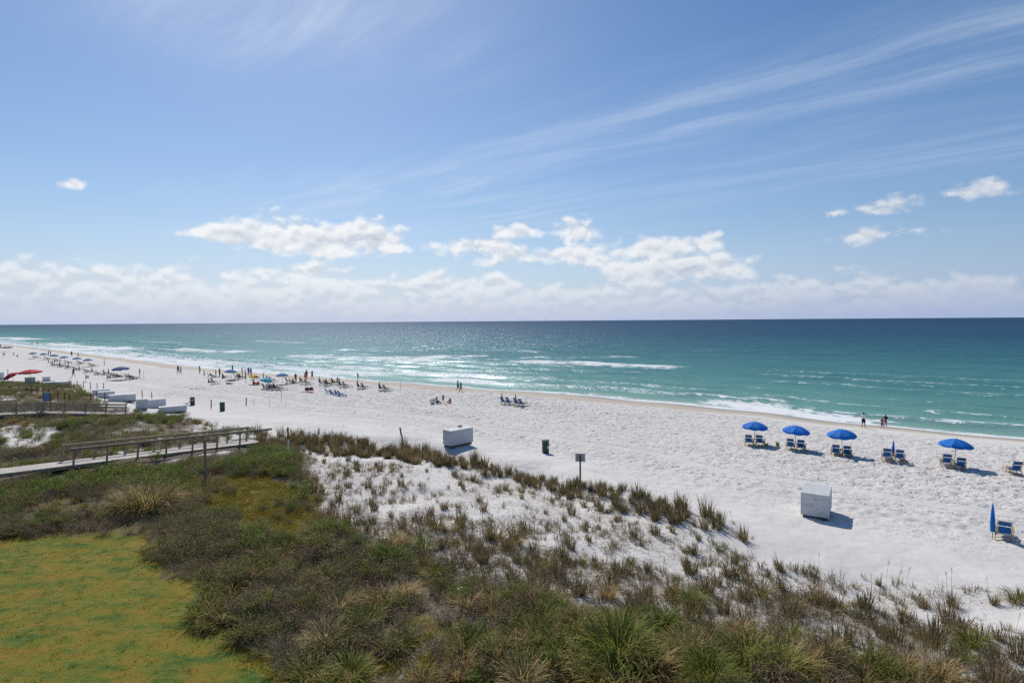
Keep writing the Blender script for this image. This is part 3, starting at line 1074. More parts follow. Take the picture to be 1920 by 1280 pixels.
def stalk(H):
    """one tall sea oat stem with a drooping seed head"""
    p = Plant()
    az = U(0, 6.28)
    lean = U(0.02, 0.12)
    pts = [Vector((math.cos(az) * lean * H * k * k, math.sin(az) * lean * H * k * k, H * k - 0.04)) for k in (0, .25, .5, .75, 1)]
    p.strip(pts, 0.013, 0.4, Vector((1, 0.3, 0)), 0, False)
    p.strip([q + Vector((0.001, 0, 0)) for q in pts], 0.013, 0.4, Vector((-0.3, 1, 0)), 0, False)
    for i in range(14):
        q = pts[3].lerp(pts[4], U(0.25, 1.0))
        p.leaf(q, U(0.04, 0.08), 0.02, U(0.4, 0.9))
    for i in range(3):
        p.blade(0, 0, U(0, 6.28), H * U(0.25, 0.4), U(0.1, 0.5), U(0.2, 0.9), 0.01, random.random(), 3)
    return p.mesh('stalk', [M['p_oats']])


def creeper(n, rad):
    p = Plant()
    for i in range(n):
        az = U(0, 6.28); L = rad * U(0.5, 1)
        pts = []
        x = y = 0
        for k in range(7):
            pts.append((x, y, 0.02 + 0.03 * random.random()))
            x += math.cos(az) * L / 6; y += math.sin(az) * L / 6; az += U(-.5, .5)
        p.strip(pts, 0.018, random.random(), None, 1)
        for q in pts:
            for j in range(4):
                p.leaf(Vector(q) + Vector((U(-.06, .06), U(-.06, .06), U(0, .08))), 0.07, 0.045, random.random(), 0)
    return p.mesh('creeper', [M['p_scrub'], M['p_twig']])


M['p_straw'] = plant_mat('straw_grass', [(0.05, OLIVE), (0.3, TAN), (0.6, STRAW), (0.9, (0.50, 0.41, 0.25))])
T_BIG = [tussock(230, 1.05, 0.34, 0.024, mats=[M['p_straw']]) for _ in range(4)]
T_MID = [tussock(105, 0.80, 0.22, 0.020, (0.1, 1.0), (0.7, 2.0), mats=[M['p_tussock']]) for _ in range(5)]
T_GRN = [tussock(120, 0.85, 0.24, 0.021, (0.05, 0.9), (0.7, 2.0), mats=[M['p_green']], dead=0.12) for _ in range(4)]
OATS = [upright(80, 0.62, 0.17, 0.018, [M['p_oats']]) for _ in range(6)]
OATS_S = [upright(24, 0.40, 0.11, 0.014, [M['p_oats']], (0.05, 0.8)) for _ in range(6)]
SCRUB = [scrub(0.50, 0.42, 20, 320, 0.036, [M['p_scrub'], M['p_twig']]) for _ in range(5)]
SCRUBG = [scrub(0.50, 0.40, 18, 320, 0.044, [M['p_green_scrub'], M['p_twig']], 3) for _ in range(4)]
SCRUBB = [scrub(0.42, 0.42, 20, 280, 0.030, [M['p_brown_scrub'], M['p_twig']], 12) for _ in range(4)]
TWIGS = [scrub(0.40, 0.5, 10, 40, 0.02, [M['p_brown_scrub'], M['p_twig']], 26) for _ in range(3)]
TURF = [upright(40, 0.13, 0.16, 0.010, [M['p_turf']], (0.1, 1.0)) for _ in range(4)]
LAWN = [upright(46, 0.05, 0.14, 0.010, [M['p_lawn']], (0.1, 1.1)) for _ in range(4)]
STALKS = [stalk(h) for h in (1.1, 1.3, 1.5, 1.2, 1.7)]
CREEP = [creeper(9, 0.8) for _ in range(2)]


def scatter_points(poly, n_per_m2, noise_seed, thr=-1.0, nscale=0.35, edge=0.6, margin=0.0, avoid=True):
    P = PW[poly] if isinstance(poly, str) else poly
    x0, y0 = P.min(0) - 1; x1, y1 = P.max(0) + 1
    # keep to what can be seen of the place
    x0, x1, y0, y1 = max(x0, -110), min(x1, 34), max(y0, 9.5), min(y1, 130)
    n = int((x1 - x0) * (y1 - y0) * n_per_m2)
    x = rng.uniform(x0, x1, n); y = rng.uniform(y0, y1, n)
    sd = sdist(P, x, y) + edge * fbm(x * 0.6, y * 0.6, 3, noise_seed)
    ok = sd > margin
    ok &= np.abs(x) < y * 0.95 + 2.5
    if thr > -1:
        ok &= fbm(x * nscale, y * nscale, 3, noise_seed + 5) + 0.35 * (rng.random(n) - 0.5) > thr
    # fewer where far away and too small to see
    ok &= rng.random(n) < np.clip(38.0 / np.hypot(x, y), 0.25, 1)
    if avoid:
        for p in SAND_BITS:
            ok &= ~((sdist(p, x, y) > 0.0) & (rng.random(n) > 0.30))
        ok &= ~near_boardwalk(x, y)
        for (cx_, cy_, cr_) in CLEAR:
            ok &= np.hypot(x - cx_, y - cy_) > cr_
    return x[ok], y[ok]


CLEAR = [(*G(276, 956), 1.3), (*G(1158, 1238), 0.9), (*G(1330, 1282), 0.7)]
BW_A = np.array(G(-40, 912)); BW_B = np.array(G(482, 829))


def near_boardwalk(x, y, w=0.82):
    e = BW_B - BW_A
    t = np.clip(((x - BW_A[0]) * e[0] + (y - BW_A[1]) * e[1]) / (e @ e), 0, 1)
    return np.hypot(x - BW_A[0] - t * e[0], y - BW_A[1] - t * e[1]) < w


def gn_stuff(name, label, protos, xs_, ys_, smin, smax, cat=None):
    """one object of uncountable ground cover: instances of plant meshes on points"""
    col = bpy.data.collections.new(name + '_plants')
    for k, me_ in enumerate(protos):
        o = bpy.data.objects.new('%s_plant_%02d' % (name, k), me_)
        col.objects.link(o)
    n = len(xs_)
    z = terrain(xs_, ys_)
    pm = bpy.data.meshes.new(name)
    pm.from_pydata(np.stack([xs_, ys_, z], -1).tolist(), [], [])
    a = pm.attributes.new('rot', 'FLOAT_VECTOR', 'POINT')
    rot = np.stack([rng.normal(0, 0.10, n), rng.normal(0, 0.10, n), rng.uniform(0, 6.283, n)], -1)
    a.data.foreach_set('vector', rot.astype(np.float32).ravel())
    set_attr(pm, 'size', rng.uniform(smin, smax, n))
    a = pm.attributes.new('pick', 'INT', 'POINT')
    a.data.foreach_set('value', rng.integers(0, len(protos), n).astype(np.int32))
    o = link(bpy.data.objects.new(name, pm))
    for mt in protos[0].materials:
        pm.materials.append(mt)
    ng = bpy.data.node_groups.new(name, 'GeometryNodeTree')
    ng.interface.new_socket('Geometry', in_out='INPUT', socket_type='NodeSocketGeometry')
    ng.interface.new_socket('Geometry', in_out='OUTPUT', socket_type='NodeSocketGeometry')
    nn = ng.nodes
    gi = nn.new('NodeGroupInput'); go = nn.new('NodeGroupOutput')
    m2p = nn.new('GeometryNodeMeshToPoints')
    ci = nn.new('GeometryNodeCollectionInfo')
    ci.inputs['Collection'].default_value = col
    ci.inputs['Separate Children'].default_value = True
    ci.inputs['Reset Children'].default_value = True
    ip = nn.new('GeometryNodeInstanceOnPoints')
    ip.inputs['Pick Instance'].default_value = True

    def named(nm, t):
        q = nn.new('GeometryNodeInputNamedAttribute'); q.data_type = t
        q.inputs['Name'].default_value = nm
        return q.outputs['Attribute']
    L = ng.links.new
    L(gi.outputs[0], m2p.inputs['Mesh'])
    L(m2p.outputs[0], ip.inputs['Points'])
    L(ci.outputs[0], ip.inputs['Instance'])
    L(named('pick', 'INT'), ip.inputs['Instance Index'])
    e2r = nn.new('FunctionNodeEulerToRotation')
    L(named('rot', 'FLOAT_VECTOR'), e2r.inputs[0])
    L(e2r.outputs[0], ip.inputs['Rotation'])
    L(named('size', 'FLOAT'), ip.inputs['Scale'])
    L(ip.outputs[0], go.inputs[0])
    md = o.modifiers.new('plants', 'NODES')
    md.node_group = ng
    tag(o, label, cat, kind='stuff')
    print(name, n)
    return o


# ground cover, nobody could count it
def cat_pts(*a):
    return np.concatenate([q[0] for q in a]), np.concatenate([q[1] for q in a])


gn_stuff('lawn_grass', 'short dormant lawn with green patches in the near corner', LAWN, *scatter_points('lawn', 34, 3, edge=0.3), 0.8, 1.4, 'lawn grass')
gn_stuff('turf_grass', 'golden olive turf in hollows between the scrub', TURF, *cat_pts(scatter_points('turf', 40, 4), scatter_points('gap', 22, 14, 0.0), scatter_points('bank', 8, 18, 0.0, 0.4), scatter_points('dense', 12, 15, 0.05, 0.4), scatter_points('turf_low', 40, 5)), 0.8, 1.5, 'turf')
gn_stuff('dune_scrub', 'low mixed grey green scrub covering the near dune', SCRUB,
         *cat_pts(scatter_points('dense', 1.9, 6, 0.12, 0.45), scatter_points('gap', 3.0, 9, -0.05, 0.5), scatter_points('turf', 1.6, 19, 0.12, 0.5), scatter_points('thicket', 4.5, 24, -0.10, 0.5), scatter_points('bank', 4.2, 7, -0.12, 0.4), scatter_points('left', 2.2, 8, -0.15, 0.25)), 0.5, 1.2, 'scrub')
gn_stuff('green_scrub', 'fresh green leafy scrub patches on the dune', SCRUBG,
         *cat_pts(scatter_points('dense', 2.2, 16, 0.22, 0.22), scatter_points('bank', 4.0, 27, 0.05, 0.25), scatter_points('left', 1.8, 28, 0.15, 0.15)), 0.7, 1.3, 'scrub')
gn_stuff('brown_scrub', 'dry brown scrub and dead stems on the dune', SCRUBB + TWIGS,
         *cat_pts(scatter_points('dense', 2.6, 36, 0.08, 0.25), scatter_points('thicket', 3.5, 34, -0.05, 0.4), scatter_points('medium', 0.7, 39, 0.05), scatter_points('bank', 3.0, 37, 0.05, 0.3), scatter_points('left', 2.0, 38, 0.1, 0.12)), 0.7, 1.3, 'scrub')
gn_stuff('dune_grass', 'dense arching dune grass across the foreground', T_MID + T_GRN[:2],
         *cat_pts(scatter_points('dense', 2.9, 46, 0.04, 0.5), scatter_points('gap', 1.5, 45, 0.0), scatter_points('medium', 0.25, 47, 0.0), scatter_points('bank', 1.3, 48, 0.0), scatter_points('left', 0.9, 49, -0.1)), 0.55, 1.1, 'grass')
gn_stuff('sea_oats', 'thin brown sea oat tufts spread over the sandy dune', OATS_S,
         *cat_pts(scatter_points('sparse', 6.5, 56, 0.0, 0.35, 1.2), scatter_points('medium', 8.0, 57, -0.2, 0.4, 1.5), scatter_points('row', 3.0, 58, -0.1), scatter_points('left', 1.2, 59)), 0.5, 1.2, 'grass')
gn_stuff('row_grass', 'dark brown grass filling the foredune row', OATS, *cat_pts(scatter_points('row', 3.2, 66, -0.05, 0.5), scatter_points('medium', 0.6, 67, 0.05, 0.4)), 0.55, 1.0, 'grass')

LITTER = []
for _ in range(4):
    p_ = Plant()
    for i in range(16):
        a_ = U(0, 6.28); x_, y_ = U(-.5, .5), U(-.5, .5); l_ = U(.05, .28)
        p_.strip([(x_, y_, .012), (x_ + l_ * .5 * math.cos(a_), y_ + l_ * .5 * math.sin(a_), U(.015, .05)), (x_ + l_ * math.cos(a_ + .3), y_ + l_ * math.sin(a_ + .3), .014)], U(.008, .016), random.random(), None, 0)
    LITTER.append(p_.mesh('litter', [M['p_twig']]))
gn_stuff('dry_litter', 'scattered dry grass stems lying on the dune sand', LITTER,
         *cat_pts(scatter_points('sparse', 8.0, 86, -0.2, 0.4), scatter_points('medium', 9.0, 87, -0.4), scatter_points('row', 4.0, 88, -0.2), scatter_points('left', 1.0, 89)), 0.7, 1.3, 'litter')

# ------------------------------------------------------------------ plants one can tell apart
used_spots = []


def plant(name, me_, x, y, sc, label, cat, group=None, sz=1.0):
    o = bpy.data.objects.new(name, me_)
    o.location = (x, y, zt(x, y) - 0.01)
    o.rotation_euler = (U(-0.06, 0.06), U(-0.06, 0.06), U(0, 6.28))
    o.scale = (sc, sc, sc * sz)
    link(o)
    tag(o, label, cat, group)
    used_spots.append((x, y))
    return o


M['p_bigdark'] = plant_mat('fountain_grass', [(0.05, (0.10, 0.11, 0.035)), (0.4, (0.19, 0.17, 0.06)), (0.65, (0.30, 0.22, 0.12)), (0.9, (0.42, 0.33, 0.20))])
BIGT = tussock(600, 1.35, 0.75, 0.028, (0.1, 1.15), (0.7, 1.9), [M['p_bigdark']], 0.2)
GREENT = tussock(460, 1.10, 0.48, 0.026, (0.05, 0.95), (0.7, 1.9), [M['p_green']], 0.35)
plant('fountain_grass', BIGT, *G(276, 956), 1.25, 'large round fountain of brown grass beside the lawn bank', 'grass', sz=1.12)
plant('fountain_grass', GREENT, *G(1158, 1238), 1.25, 'bright green grass fountain in the bottom centre foreground', 'grass', sz=1.1)
plant('fountain_grass', GREENT, *G(1330, 1282), 0.85, 'arching green grass clump at the bottom edge right of centre', 'grass')
plant('fountain_grass', GREENT, *G(655, 1278), 0.7, 'low green grass clump at the bottom edge left of centre', 'grass')
plant('leafy_bush', SCRUBG[0], *G(290, 866), 1.1, 'bright green leafy bush beside the boardwalk', 'bush', sz=1.4)
plant('leafy_bush', SCRUBG[1], *G(562, 938), 1.7, 'round dark bush at the left edge of the bare sand', 'bush', sz=1.2)

for (u, v, k, sc) in [(880, 1225, 0, .8), (930, 1240, 1, .75), (1010, 1175, 2, .8), (1080, 1185, 3, .9), (1015, 1215, 1, .85), (1060, 1250, 0, .9), (1240, 1185, 2, .8),
                      (1290, 1230, 3, .85), (1220, 1262, 1, .95), (1400, 1240, 0, .9), (1470, 1262, 2, .9), (1545, 1238, 1, .85), (1380, 1195, 3, .7), (1480, 1205, 0, .7),
                      (1620, 1265, 2, .9), (1690, 1262, 3, .8), (760, 1120, 1, .7), (700, 1080, 0, .75), (820, 1080, 2, .7), (740, 1020, 3, .65), (640, 1150, 1, .75),
                      (690, 1180, 2, .8), (610, 1210, 3, .8), (560, 1130, 0, .6), (880, 1140, 1, .65), (960, 1120, 2, .65), (1140, 1120, 3, .55), (620, 1075, 2, .6),
                      (1760, 1275, 1, .8), (1130, 1290, 0, .9), (980, 1285, 3, .8), (860, 1275, 1, .6), (520, 1180, 2, .6), (480, 1120, 1, .5)]:
    x, y = G(u, v)
    plant('grass_tussock', (T_BIG if k % 2 else T_GRN)[k % 4], x, y, sc * (1.0 if k % 2 else 1.35), 'straw-coloured arching tussock in the dense foreground growth' if k % 2 else 'green arching tussock in the dense foreground growth', 'grass', 'straw-coloured tussocks in the foreground' if k % 2 else 'green tussocks in the foreground')


def spread(poly, n, mind, seed):
    P = PW[poly]
    r = np.random.default_rng(seed)
    x0, y0 = P.min(0); x1, y1 = P.max(0)
    got = []
    for _ in range(60000):
        if len(got) >= n:
            break
        x, y = r.uniform(x0, x1), r.uniform(y0, y1)
        if abs(x) > y * 0.92 + 1 or not in_poly(P, np.array([x]), np.array([y]))[0]:
            continue
        if got and min((x - a) ** 2 + (y - b) ** 2 for a, b in got) < mind * mind:
            continue
        got.append((x, y))
    return got


for i, (x, y) in enumerate(spread('row', 120, 0.62, 1)):
    plant('grass_tuft', OATS[i % 6], x, y, U(1.0, 1.75), 'dark upright grass tuft in the row along the foredune edge', 'grass', 'tufts along the foredune edge', U(0.9, 1.25))
for i, (x, y) in enumerate(spread('sparse', 90, 0.9, 2)):
    plant('grass_tuft', OATS[i % 6] if i % 3 else OATS_S[i % 6], x, y, U(0.55, 1.1), 'thin brown grass tuft standing apart on the bare dune sand', 'grass', 'tufts scattered on the bare sand')
for i, (x, y) in enumerate(spread('medium', 60, 1.2, 3)):
    plant('grass_tuft', OATS[i % 6], x, y, U(0.9, 1.5), 'brown grass tuft at the sandy fringe of the dense growth', 'grass', 'tufts on the sandy fringe', U(0.9, 1.2))
plant('grass_tuft', T_MID[0], *G(1905, 1128), 0.95, 'isolated round grass tuft on the sand at the right edge', 'grass')
plant('creeping_plant', CREEP[0], *G(1345, 1032), 0.8, 'small creeping plant alone on the sand below the row end', 'plant')
plant('creeping_plant', CREEP[1], *G(1140, 962), 1.5, 'flat green creeping plant below the foredune row', 'plant')
plant('upright_weed', scrub(0.75, 0.5, 16, 40, 0.02, [M['p_oats'], M['p_twig']], 10), *G(1570, 1100), 1.1, 'branching twiggy weed on the smooth sand', 'plant')
plant('upright_weed', scrub(0.6, 0.5, 12, 40, 0.02, [M['p_oats'], M['p_twig']], 8), *G(1768, 1118), 1.0, 'small twiggy weed on the sand near the right edge', 'plant')
for (u, v, k) in [(1634, 1125, 3), (1648, 1128, 1), (1680, 1135, 4), (1695, 1125, 2), (1497, 1120, 4), (1456, 1090, 1), (1410, 1075, 0), (1775, 1135, 2), (1715, 1170, 3), (1505, 1128, 2), (1010, 1030, 1), (1045, 1010, 3)]:
    plant('sea_oat_stalk', STALKS[k], *G(u, v), 0.9, 'tall thin sea oat stalk rising over the sandy fringe', 'stalk', 'tall stalks on the sandy fringe')
for i, (x, y) in enumerate(spread('sparse', 45, 0.8, 5) + spread('medium', 40, 0.8, 6) + spread('row', 45, 0.6, 7)):
    plant('sea_oat_stalk', STALKS[i % 5], x, y, U(0.5, 0.95), 'thin dry sea oat stalk among the scattered dune tufts', 'stalk', 'stalks among the dune tufts')


# ------------------------------------------------------------------ boardwalks
def place(o, x, y, rz=0.0, dz=0.0):
    o.location = (x, y, zt(x, y) + dz)
    o.rotation_euler = (0, 0, rz)
    return o


def boardwalk(name, label, A, B, zA, zB, width, rail_from, posts, rail_h, handrails, gap=0.012, plank=0.15, group=None):
    A = Vector((A[0], A[1], zA)); B = Vector((B[0], B[1], zB))
    d = B - A
    L = d.length
    rz = math.atan2(d.y, d.x)
    slope = math.atan2(d.z, math.hypot(d.x, d.y))
    root = empty(name, A)
    root.rotation_euler = (0, -slope, rz)
    tag(root, label, 'boardwalk', group)
    n = int(L / (plank + gap))
    pm = [MB().box((0, 0, 0), (plank, width, 0.038)).mesh('plank', M['deck_wood'])]
    for i in range(n):
        o = link(bpy.data.objects.new('plank', pm[0]), root)
        o.location = (i * (plank + gap) + plank / 2, U(-.015, .015), U(-.004, .004))
        o.rotation_euler = (0, 0, U(-.006, .006))
    for sy in (-1, 0, 1):
        MB().box((L / 2, sy * (width / 2 - 0.08), -0.115), (L, 0.04, 0.185)).build('joist', M['grey_wood'], root)
    for sy in (-1, 1):
        yy = sy * (width / 2 + 0.05)
        r0 = rail_from[0 if sy < 0 else 1]
        for t in posts[0 if sy < 0 else 1]:
            MB().box((t * L, yy, rail_h / 2 - 0.45), (0.095, 0.095, rail_h + 0.88)).build('post', M['grey_wood'], root)
        for (hh, hw, ht) in handrails:
            MB().box(((r0[0] + r0[1]) / 2 * L, yy, hh), ((r0[1] - r0[0]) * L, hw, ht)).build('handrail', M['grey_wood'], root)
    return root


bA = G(-40, 912); bB = G(482, 829)
zA_, zB_ = zt(*bA) + 0.70, zt(*bB) + 0.12
Lb = math.hypot(bB[0] - bA[0], bB[1] - bA[1])
fr = [(t) for t in np.linspace(0.245, 0.985, 8)]
boardwalk('boardwalk', 'weathered wooden boardwalk with handrails crossing the dune to the beach', bA, bB, zA_, zB_, 1.75,
          [(0.235, 1.04), (0.245, 0.99)], [fr, [t + 0.005 for t in fr[:-1]] + [0.98]], 1.0, [(1.03, 0.16, 0.045), (0.93, 0.05, 0.10)])

cA = G(78, 779); cB = G(238, 779)
boardwalk('boardwalk', 'distant wooden boardwalk with three rails on the left dune', cA, cB, zt(*cA) + 0.35, zt(*cB) + 0.25, 1.6,
          [(0.0, 1.0), (0.0, 0.98)], [list(np.linspace(0.02, 0.98, 5))] * 2, 1.05, [(1.05, 0.14, 0.06), (0.72, 0.05, 0.12), (0.36, 0.05, 0.12)])
cC = G(-60, 786)
boardwalk('boardwalk', 'distant boardwalk leg running off the left edge of the picture', cC, cA, zt(*cC) + 0.35, zt(*cA) + 0.352, 1.6,
          [(0.0, 0.98), (0.0, 0.98)], [list(np.linspace(0.05, 0.93, 4))] * 2, 1.05, [(1.05, 0.14, 0.06), (0.72, 0.05, 0.12), (0.36, 0.05, 0.12)])


# ------------------------------------------------------------------ posts, signs, barrels
def pole(name, u, v, h, r, mat, label, cat='post', group=None, lean=(0, 0), square=False):
    x, y = G(u, v)
    mb = MB()
    if square:
        mb.box((0, 0, h / 2 - 0.15), (r * 2, r * 2, h + 0.3))
        mb.box((0, 0, h + 0.012), (r * 2.1, r * 2.1, 0.024), None, 0, 0.7)
    else:
        mb.tube((0, 0, -0.3), (lean[0] * h * .5, lean[1] * h * .5, h * .5), r, r * 0.97, 8).tube((lean[0] * h * .5, lean[1] * h * .5, h * .5), (lean[0] * h, lean[1] * h, h), r * 0.97, r * 0.9, 8)
    o = mb.build(name, M[mat])
    place(o, x, y)
    tag(o, label, cat, group)
    return o


pole('wooden_post', 386, 905, 2.45, 0.06, 'grey_wood', 'tall weathered wooden post in the olive turf before the boardwalk', square=True)


def red_post(u, v, h, label, lean=0.0):
    x, y = G(u, v)
    root = empty('marker_post', (x, y, zt(x, y)))
    root.rotation_euler = (0, lean, 0)
    MB().tube((0, 0, -0.3), (0, 0, h * 0.62), 0.06, 0.06, 10).build('shaft', M['white_paint'], root)
    MB().tube((0, 0, h * 0.62), (0, 0, h), 0.063, 0.063, 10).build('red_band', M['red_paint'], root)
    tag(root, label, 'post')


red_post(541, 860, 2.25, 'white marker post with red top, left one by the boardwalk end')
red_post(757, 842, 1.75, 'leaning white marker post with red top behind the grass row', R(-9))

# the information board on its post
x, y = G(1088, 908)
sg = empty('sign', (x, y, zt(x, y)), R(-8))
MB().box((0, 0, 0.8), (0.10, 0.10, 2.1)).build('post', M['brown_wood'], sg)
sgp = MB().box((0, 0.065, 1.68), (0.60, 0.02, 0.50)).build('panel', M['grey_metal'], sg)
for zz_ in (1.55, 1.8):
    MB().tube((0, -0.052, zz_), (0, -0.066, zz_), 0.016, 0.016, 6).build('bolt', M['grey_metal'], sgp)
tag(sg, 'blank grey back of a sign on a brown wooden post in the grass row', 'sign')


def barrel(u, v, label, h=1.08, sticker=False):
    x, y = G(u, v)
    root = empty('trash_barrel', (x, y, zt(x, y) - 0.03), U(0, 6))
    prof = [(0.27, 0), (0.285, 0.015), (0.285, 0.33), (0.300, 0.345), (0.300, 0.37), (0.285, 0.385), (0.285, 0.70), (0.300, 0.715), (0.300, 0.74), (0.285, 0.755), (0.285, h - 0.03), (0.30, h - 0.02), (0.30, h),
            (0.27, h), (0.265, h - 0.10), (0.26, 0.3)]
    drum = MB().lathe(prof, 24).build('drum', M['barrel_green'], root, True)
    MB().lathe([(0.286, h - 0.055), (0.304, h - 0.05), (0.304, h + 0.006), (0.29, h + 0.008)], 24).build('rim', M['barrel_green'], drum, True)
    if sticker:
        root.rotation_euler = (0, 0, 0)
        mb = MB()
        vs = []
        for k in range(5):
            t = R(-62 + k * 7)
            for z_ in (0.42, 0.66):
                vs.append((0.289 * math.cos(t), 0.289 * math.sin(t), z_))
        mb.add(vs, [(2 * k, 2 * k + 2, 2 * k + 3, 2 * k + 1) for k in range(4)])
        mb.build('label_sticker', M['white_paint'], drum)
    tag(root, label, 'trash barrel')


barrel(1023, 849, 'green steel trash barrel with a white sticker on the open sand', sticker=True)
barrel(417, 770, 'green trash barrel right of the two near the storage boxes', 1.1)
barrel(361, 759, 'green trash barrel left of the two near the storage boxes', 1.1)


# ------------------------------------------------------------------ storage boxes
def storage_box(x, y, rz, w, d, h, label, group=None, dz=0.0, lid_thing=True):
    """plywood chest: front panel towards -y"""
    root = empty('storage_box', (x, y, zt(x, y) + dz), rz)
    W = M['white_board']
    t = 0.03
    front = MB().box((0, -d / 2 + t / 2, h / 2 + 0.05), (w, t, h - 0.10)).build('side_panel', W, root)
    MB().box((0, d / 2 - t / 2, h / 2 + 0.05), (w, t, h - 0.10)).build('side_panel', W, root)
    for sx in (-1, 1):
        MB().box((sx * (w / 2 - t / 2), 0, h / 2 + 0.05), (t, d - 2 * t - 0.004, h - 0.10)).build('side_panel', W, root)
        for sy in (-1, 1):
            MB().box((sx * (w / 2 + 0.002), sy * (d / 2 + 0.002), h / 2 + 0.05), (0.035, 0.035, h - 0.104)).build('corner_trim', W, root)
        MB().box((sx * (w / 2 - 0.12), 0, -0.02), (0.09, d - 0.06, 0.16)).build('skid', M['brown_wood'], root)
    lid = MB().box((0, 0, h + 0.018), (w + 0.03, d + 0.03, 0.032)).build('lid', W, root)
    MB().box((0, 0, h + 0.001), (w - 0.08, d - 0.08, 0.01)).build('seam', M['dark_gap'], root)
    if d > 1.6:
        MB().box((0, -d / 2 - 0.018, h * 0.80), (0.10, 0.02, 0.07)).build('hasp', M['grey_metal'], front)
    tag(root, label, 'storage box', group)
    return root


SHORE_RZ = math.atan2(TS[1], TS[0])          # local x along the shore, local y out to sea


def box_at(front_left, front_right, d, h, label, turn=None, **k):
    a = np.array(G(*front_left)); b = np.array(G(*front_right))
    e = b - a
    w = float(np.hypot(*e))
    rz = math.atan2(e[1], e[0]) if turn is None else turn
    n = np.array([-math.sin(rz), math.cos(rz)])
    c = (a + b) / 2 + n * d / 2
    return storage_box(float(c[0]), float(c[1]), rz, w, d, h, label, **k)


b1 = box_at((1502, 967), (1554, 977), 2.05, 1.27, 'white plywood storage box standing alone on the right sand, large shadow', dz=0.02)
b2 = box_at((828, 837.5), (848.5, 841), 2.25, 1.25, 'white plywood storage box left of the single green barrel', turn=R(-46), dz=0.02)
bx_, by_ = b2.location.x, b2.location.y
ob = MB().box((0, 0, 0.03), (0.34, 0.24, 0.06)).box((0.08, 0.03, 0.075), (0.16, 0.12, 0.03)).build('folded_cloth', M['olive_sling'])
ob.location = (bx_ + 0.1, by_ + 0.5, b2.location.z + 1.32 + 0.036); ob.rotation_euler = (0, 0, 0.4)
tag(ob, 'small dark folded cloth on the lid of the left storage box', 'cloth')

def far_box(u, v, w, d, h, label, turn=0.0, dz=0.0):
    """a chest standing square to the shore, its long side towards the camera at pixel u, v (middle of the foot)"""
    x, y = G(u, v)
    rz = SHORE_RZ + turn
    x -= math.cos(rz) * w / 2; y -= math.sin(rz) * w / 2
    return storage_box(x, y, rz, w, d, h, label, dz=dz)


far_box(230, 753, 1.3, 2.7, 0.88, 'frontmost long white storage box of the left cluster by the fence', R(-12))
far_box(200, 747, 1.3, 1.7, 0.88, 'middle white storage box of the left cluster, partly hidden', R(-12))
far_box(190, 741, 1.3, 2.1, 0.85, 'rearmost white storage box of the left cluster', R(-12))
far_box(267, 768, 0.9, 1.0, 1.1, 'narrow upright white storage box between the clusters', R(-10))
far_box(294, 765, 1.1, 1.8, 1.0, 'long white storage box right of the narrow upright one', R(-8))
b7 = far_box(325, 774, 1.0, 2.6, 0.68, 'low white storage box with a blue chair propped on its end', R(-12))
far_box(94, 723, 1.5, 1.9, 0.6, 'white flat-topped box behind the left dune, left of two', R(-10))
far_box(118, 722, 1.5, 2.1, 0.6, 'white flat-topped box behind the left dune, right of two', R(-10))
far_box(58, 722, 1.2, 1.2, 1.3, 'white box under the red umbrella')
far_box(88, 714, 1.0, 1.0, 0.8, 'small grey-white box beside the red umbrella')
far_box(0, 711, 1.2, 1.2, 1.3, 'white box at the left picture edge beyond the dune')


# ------------------------------------------------------------------ beach chairs and umbrellas
def sling(mb, w, pts, t=0.012, sag=0.02):
    """a strip of cloth across pts (y, z), width w in x"""
    vs = []; fs = []
    n = len(pts)
    for i, (y_, z_) in enumerate(pts):
        k = i / (n - 1)
        dy = pts[min(i + 1, n - 1)][0] - pts[max(i - 1, 0)][0]; dz_ = pts[min(i + 1, n - 1)][1] - pts[max(i - 1, 0)][1]
        l = math.hypot(dy, dz_); ny, nz = -dz_ / l, dy / l
        for j in range(5):
            x_ = (j / 4 - 0.5) * w
            s_ = -sag * math.sin(math.pi * k) * (1 - (2 * j / 4 - 1) ** 2)
            vs.append((x_, y_ + ny * s_, z_ + nz * s_))
    for i in range(n - 1):
        for j in range(4):
            fs.append((i * 5 + j, i * 5 + j + 1, (i + 1) * 5 + j + 1, (i + 1) * 5 + j))
    mb.add(vs, fs)


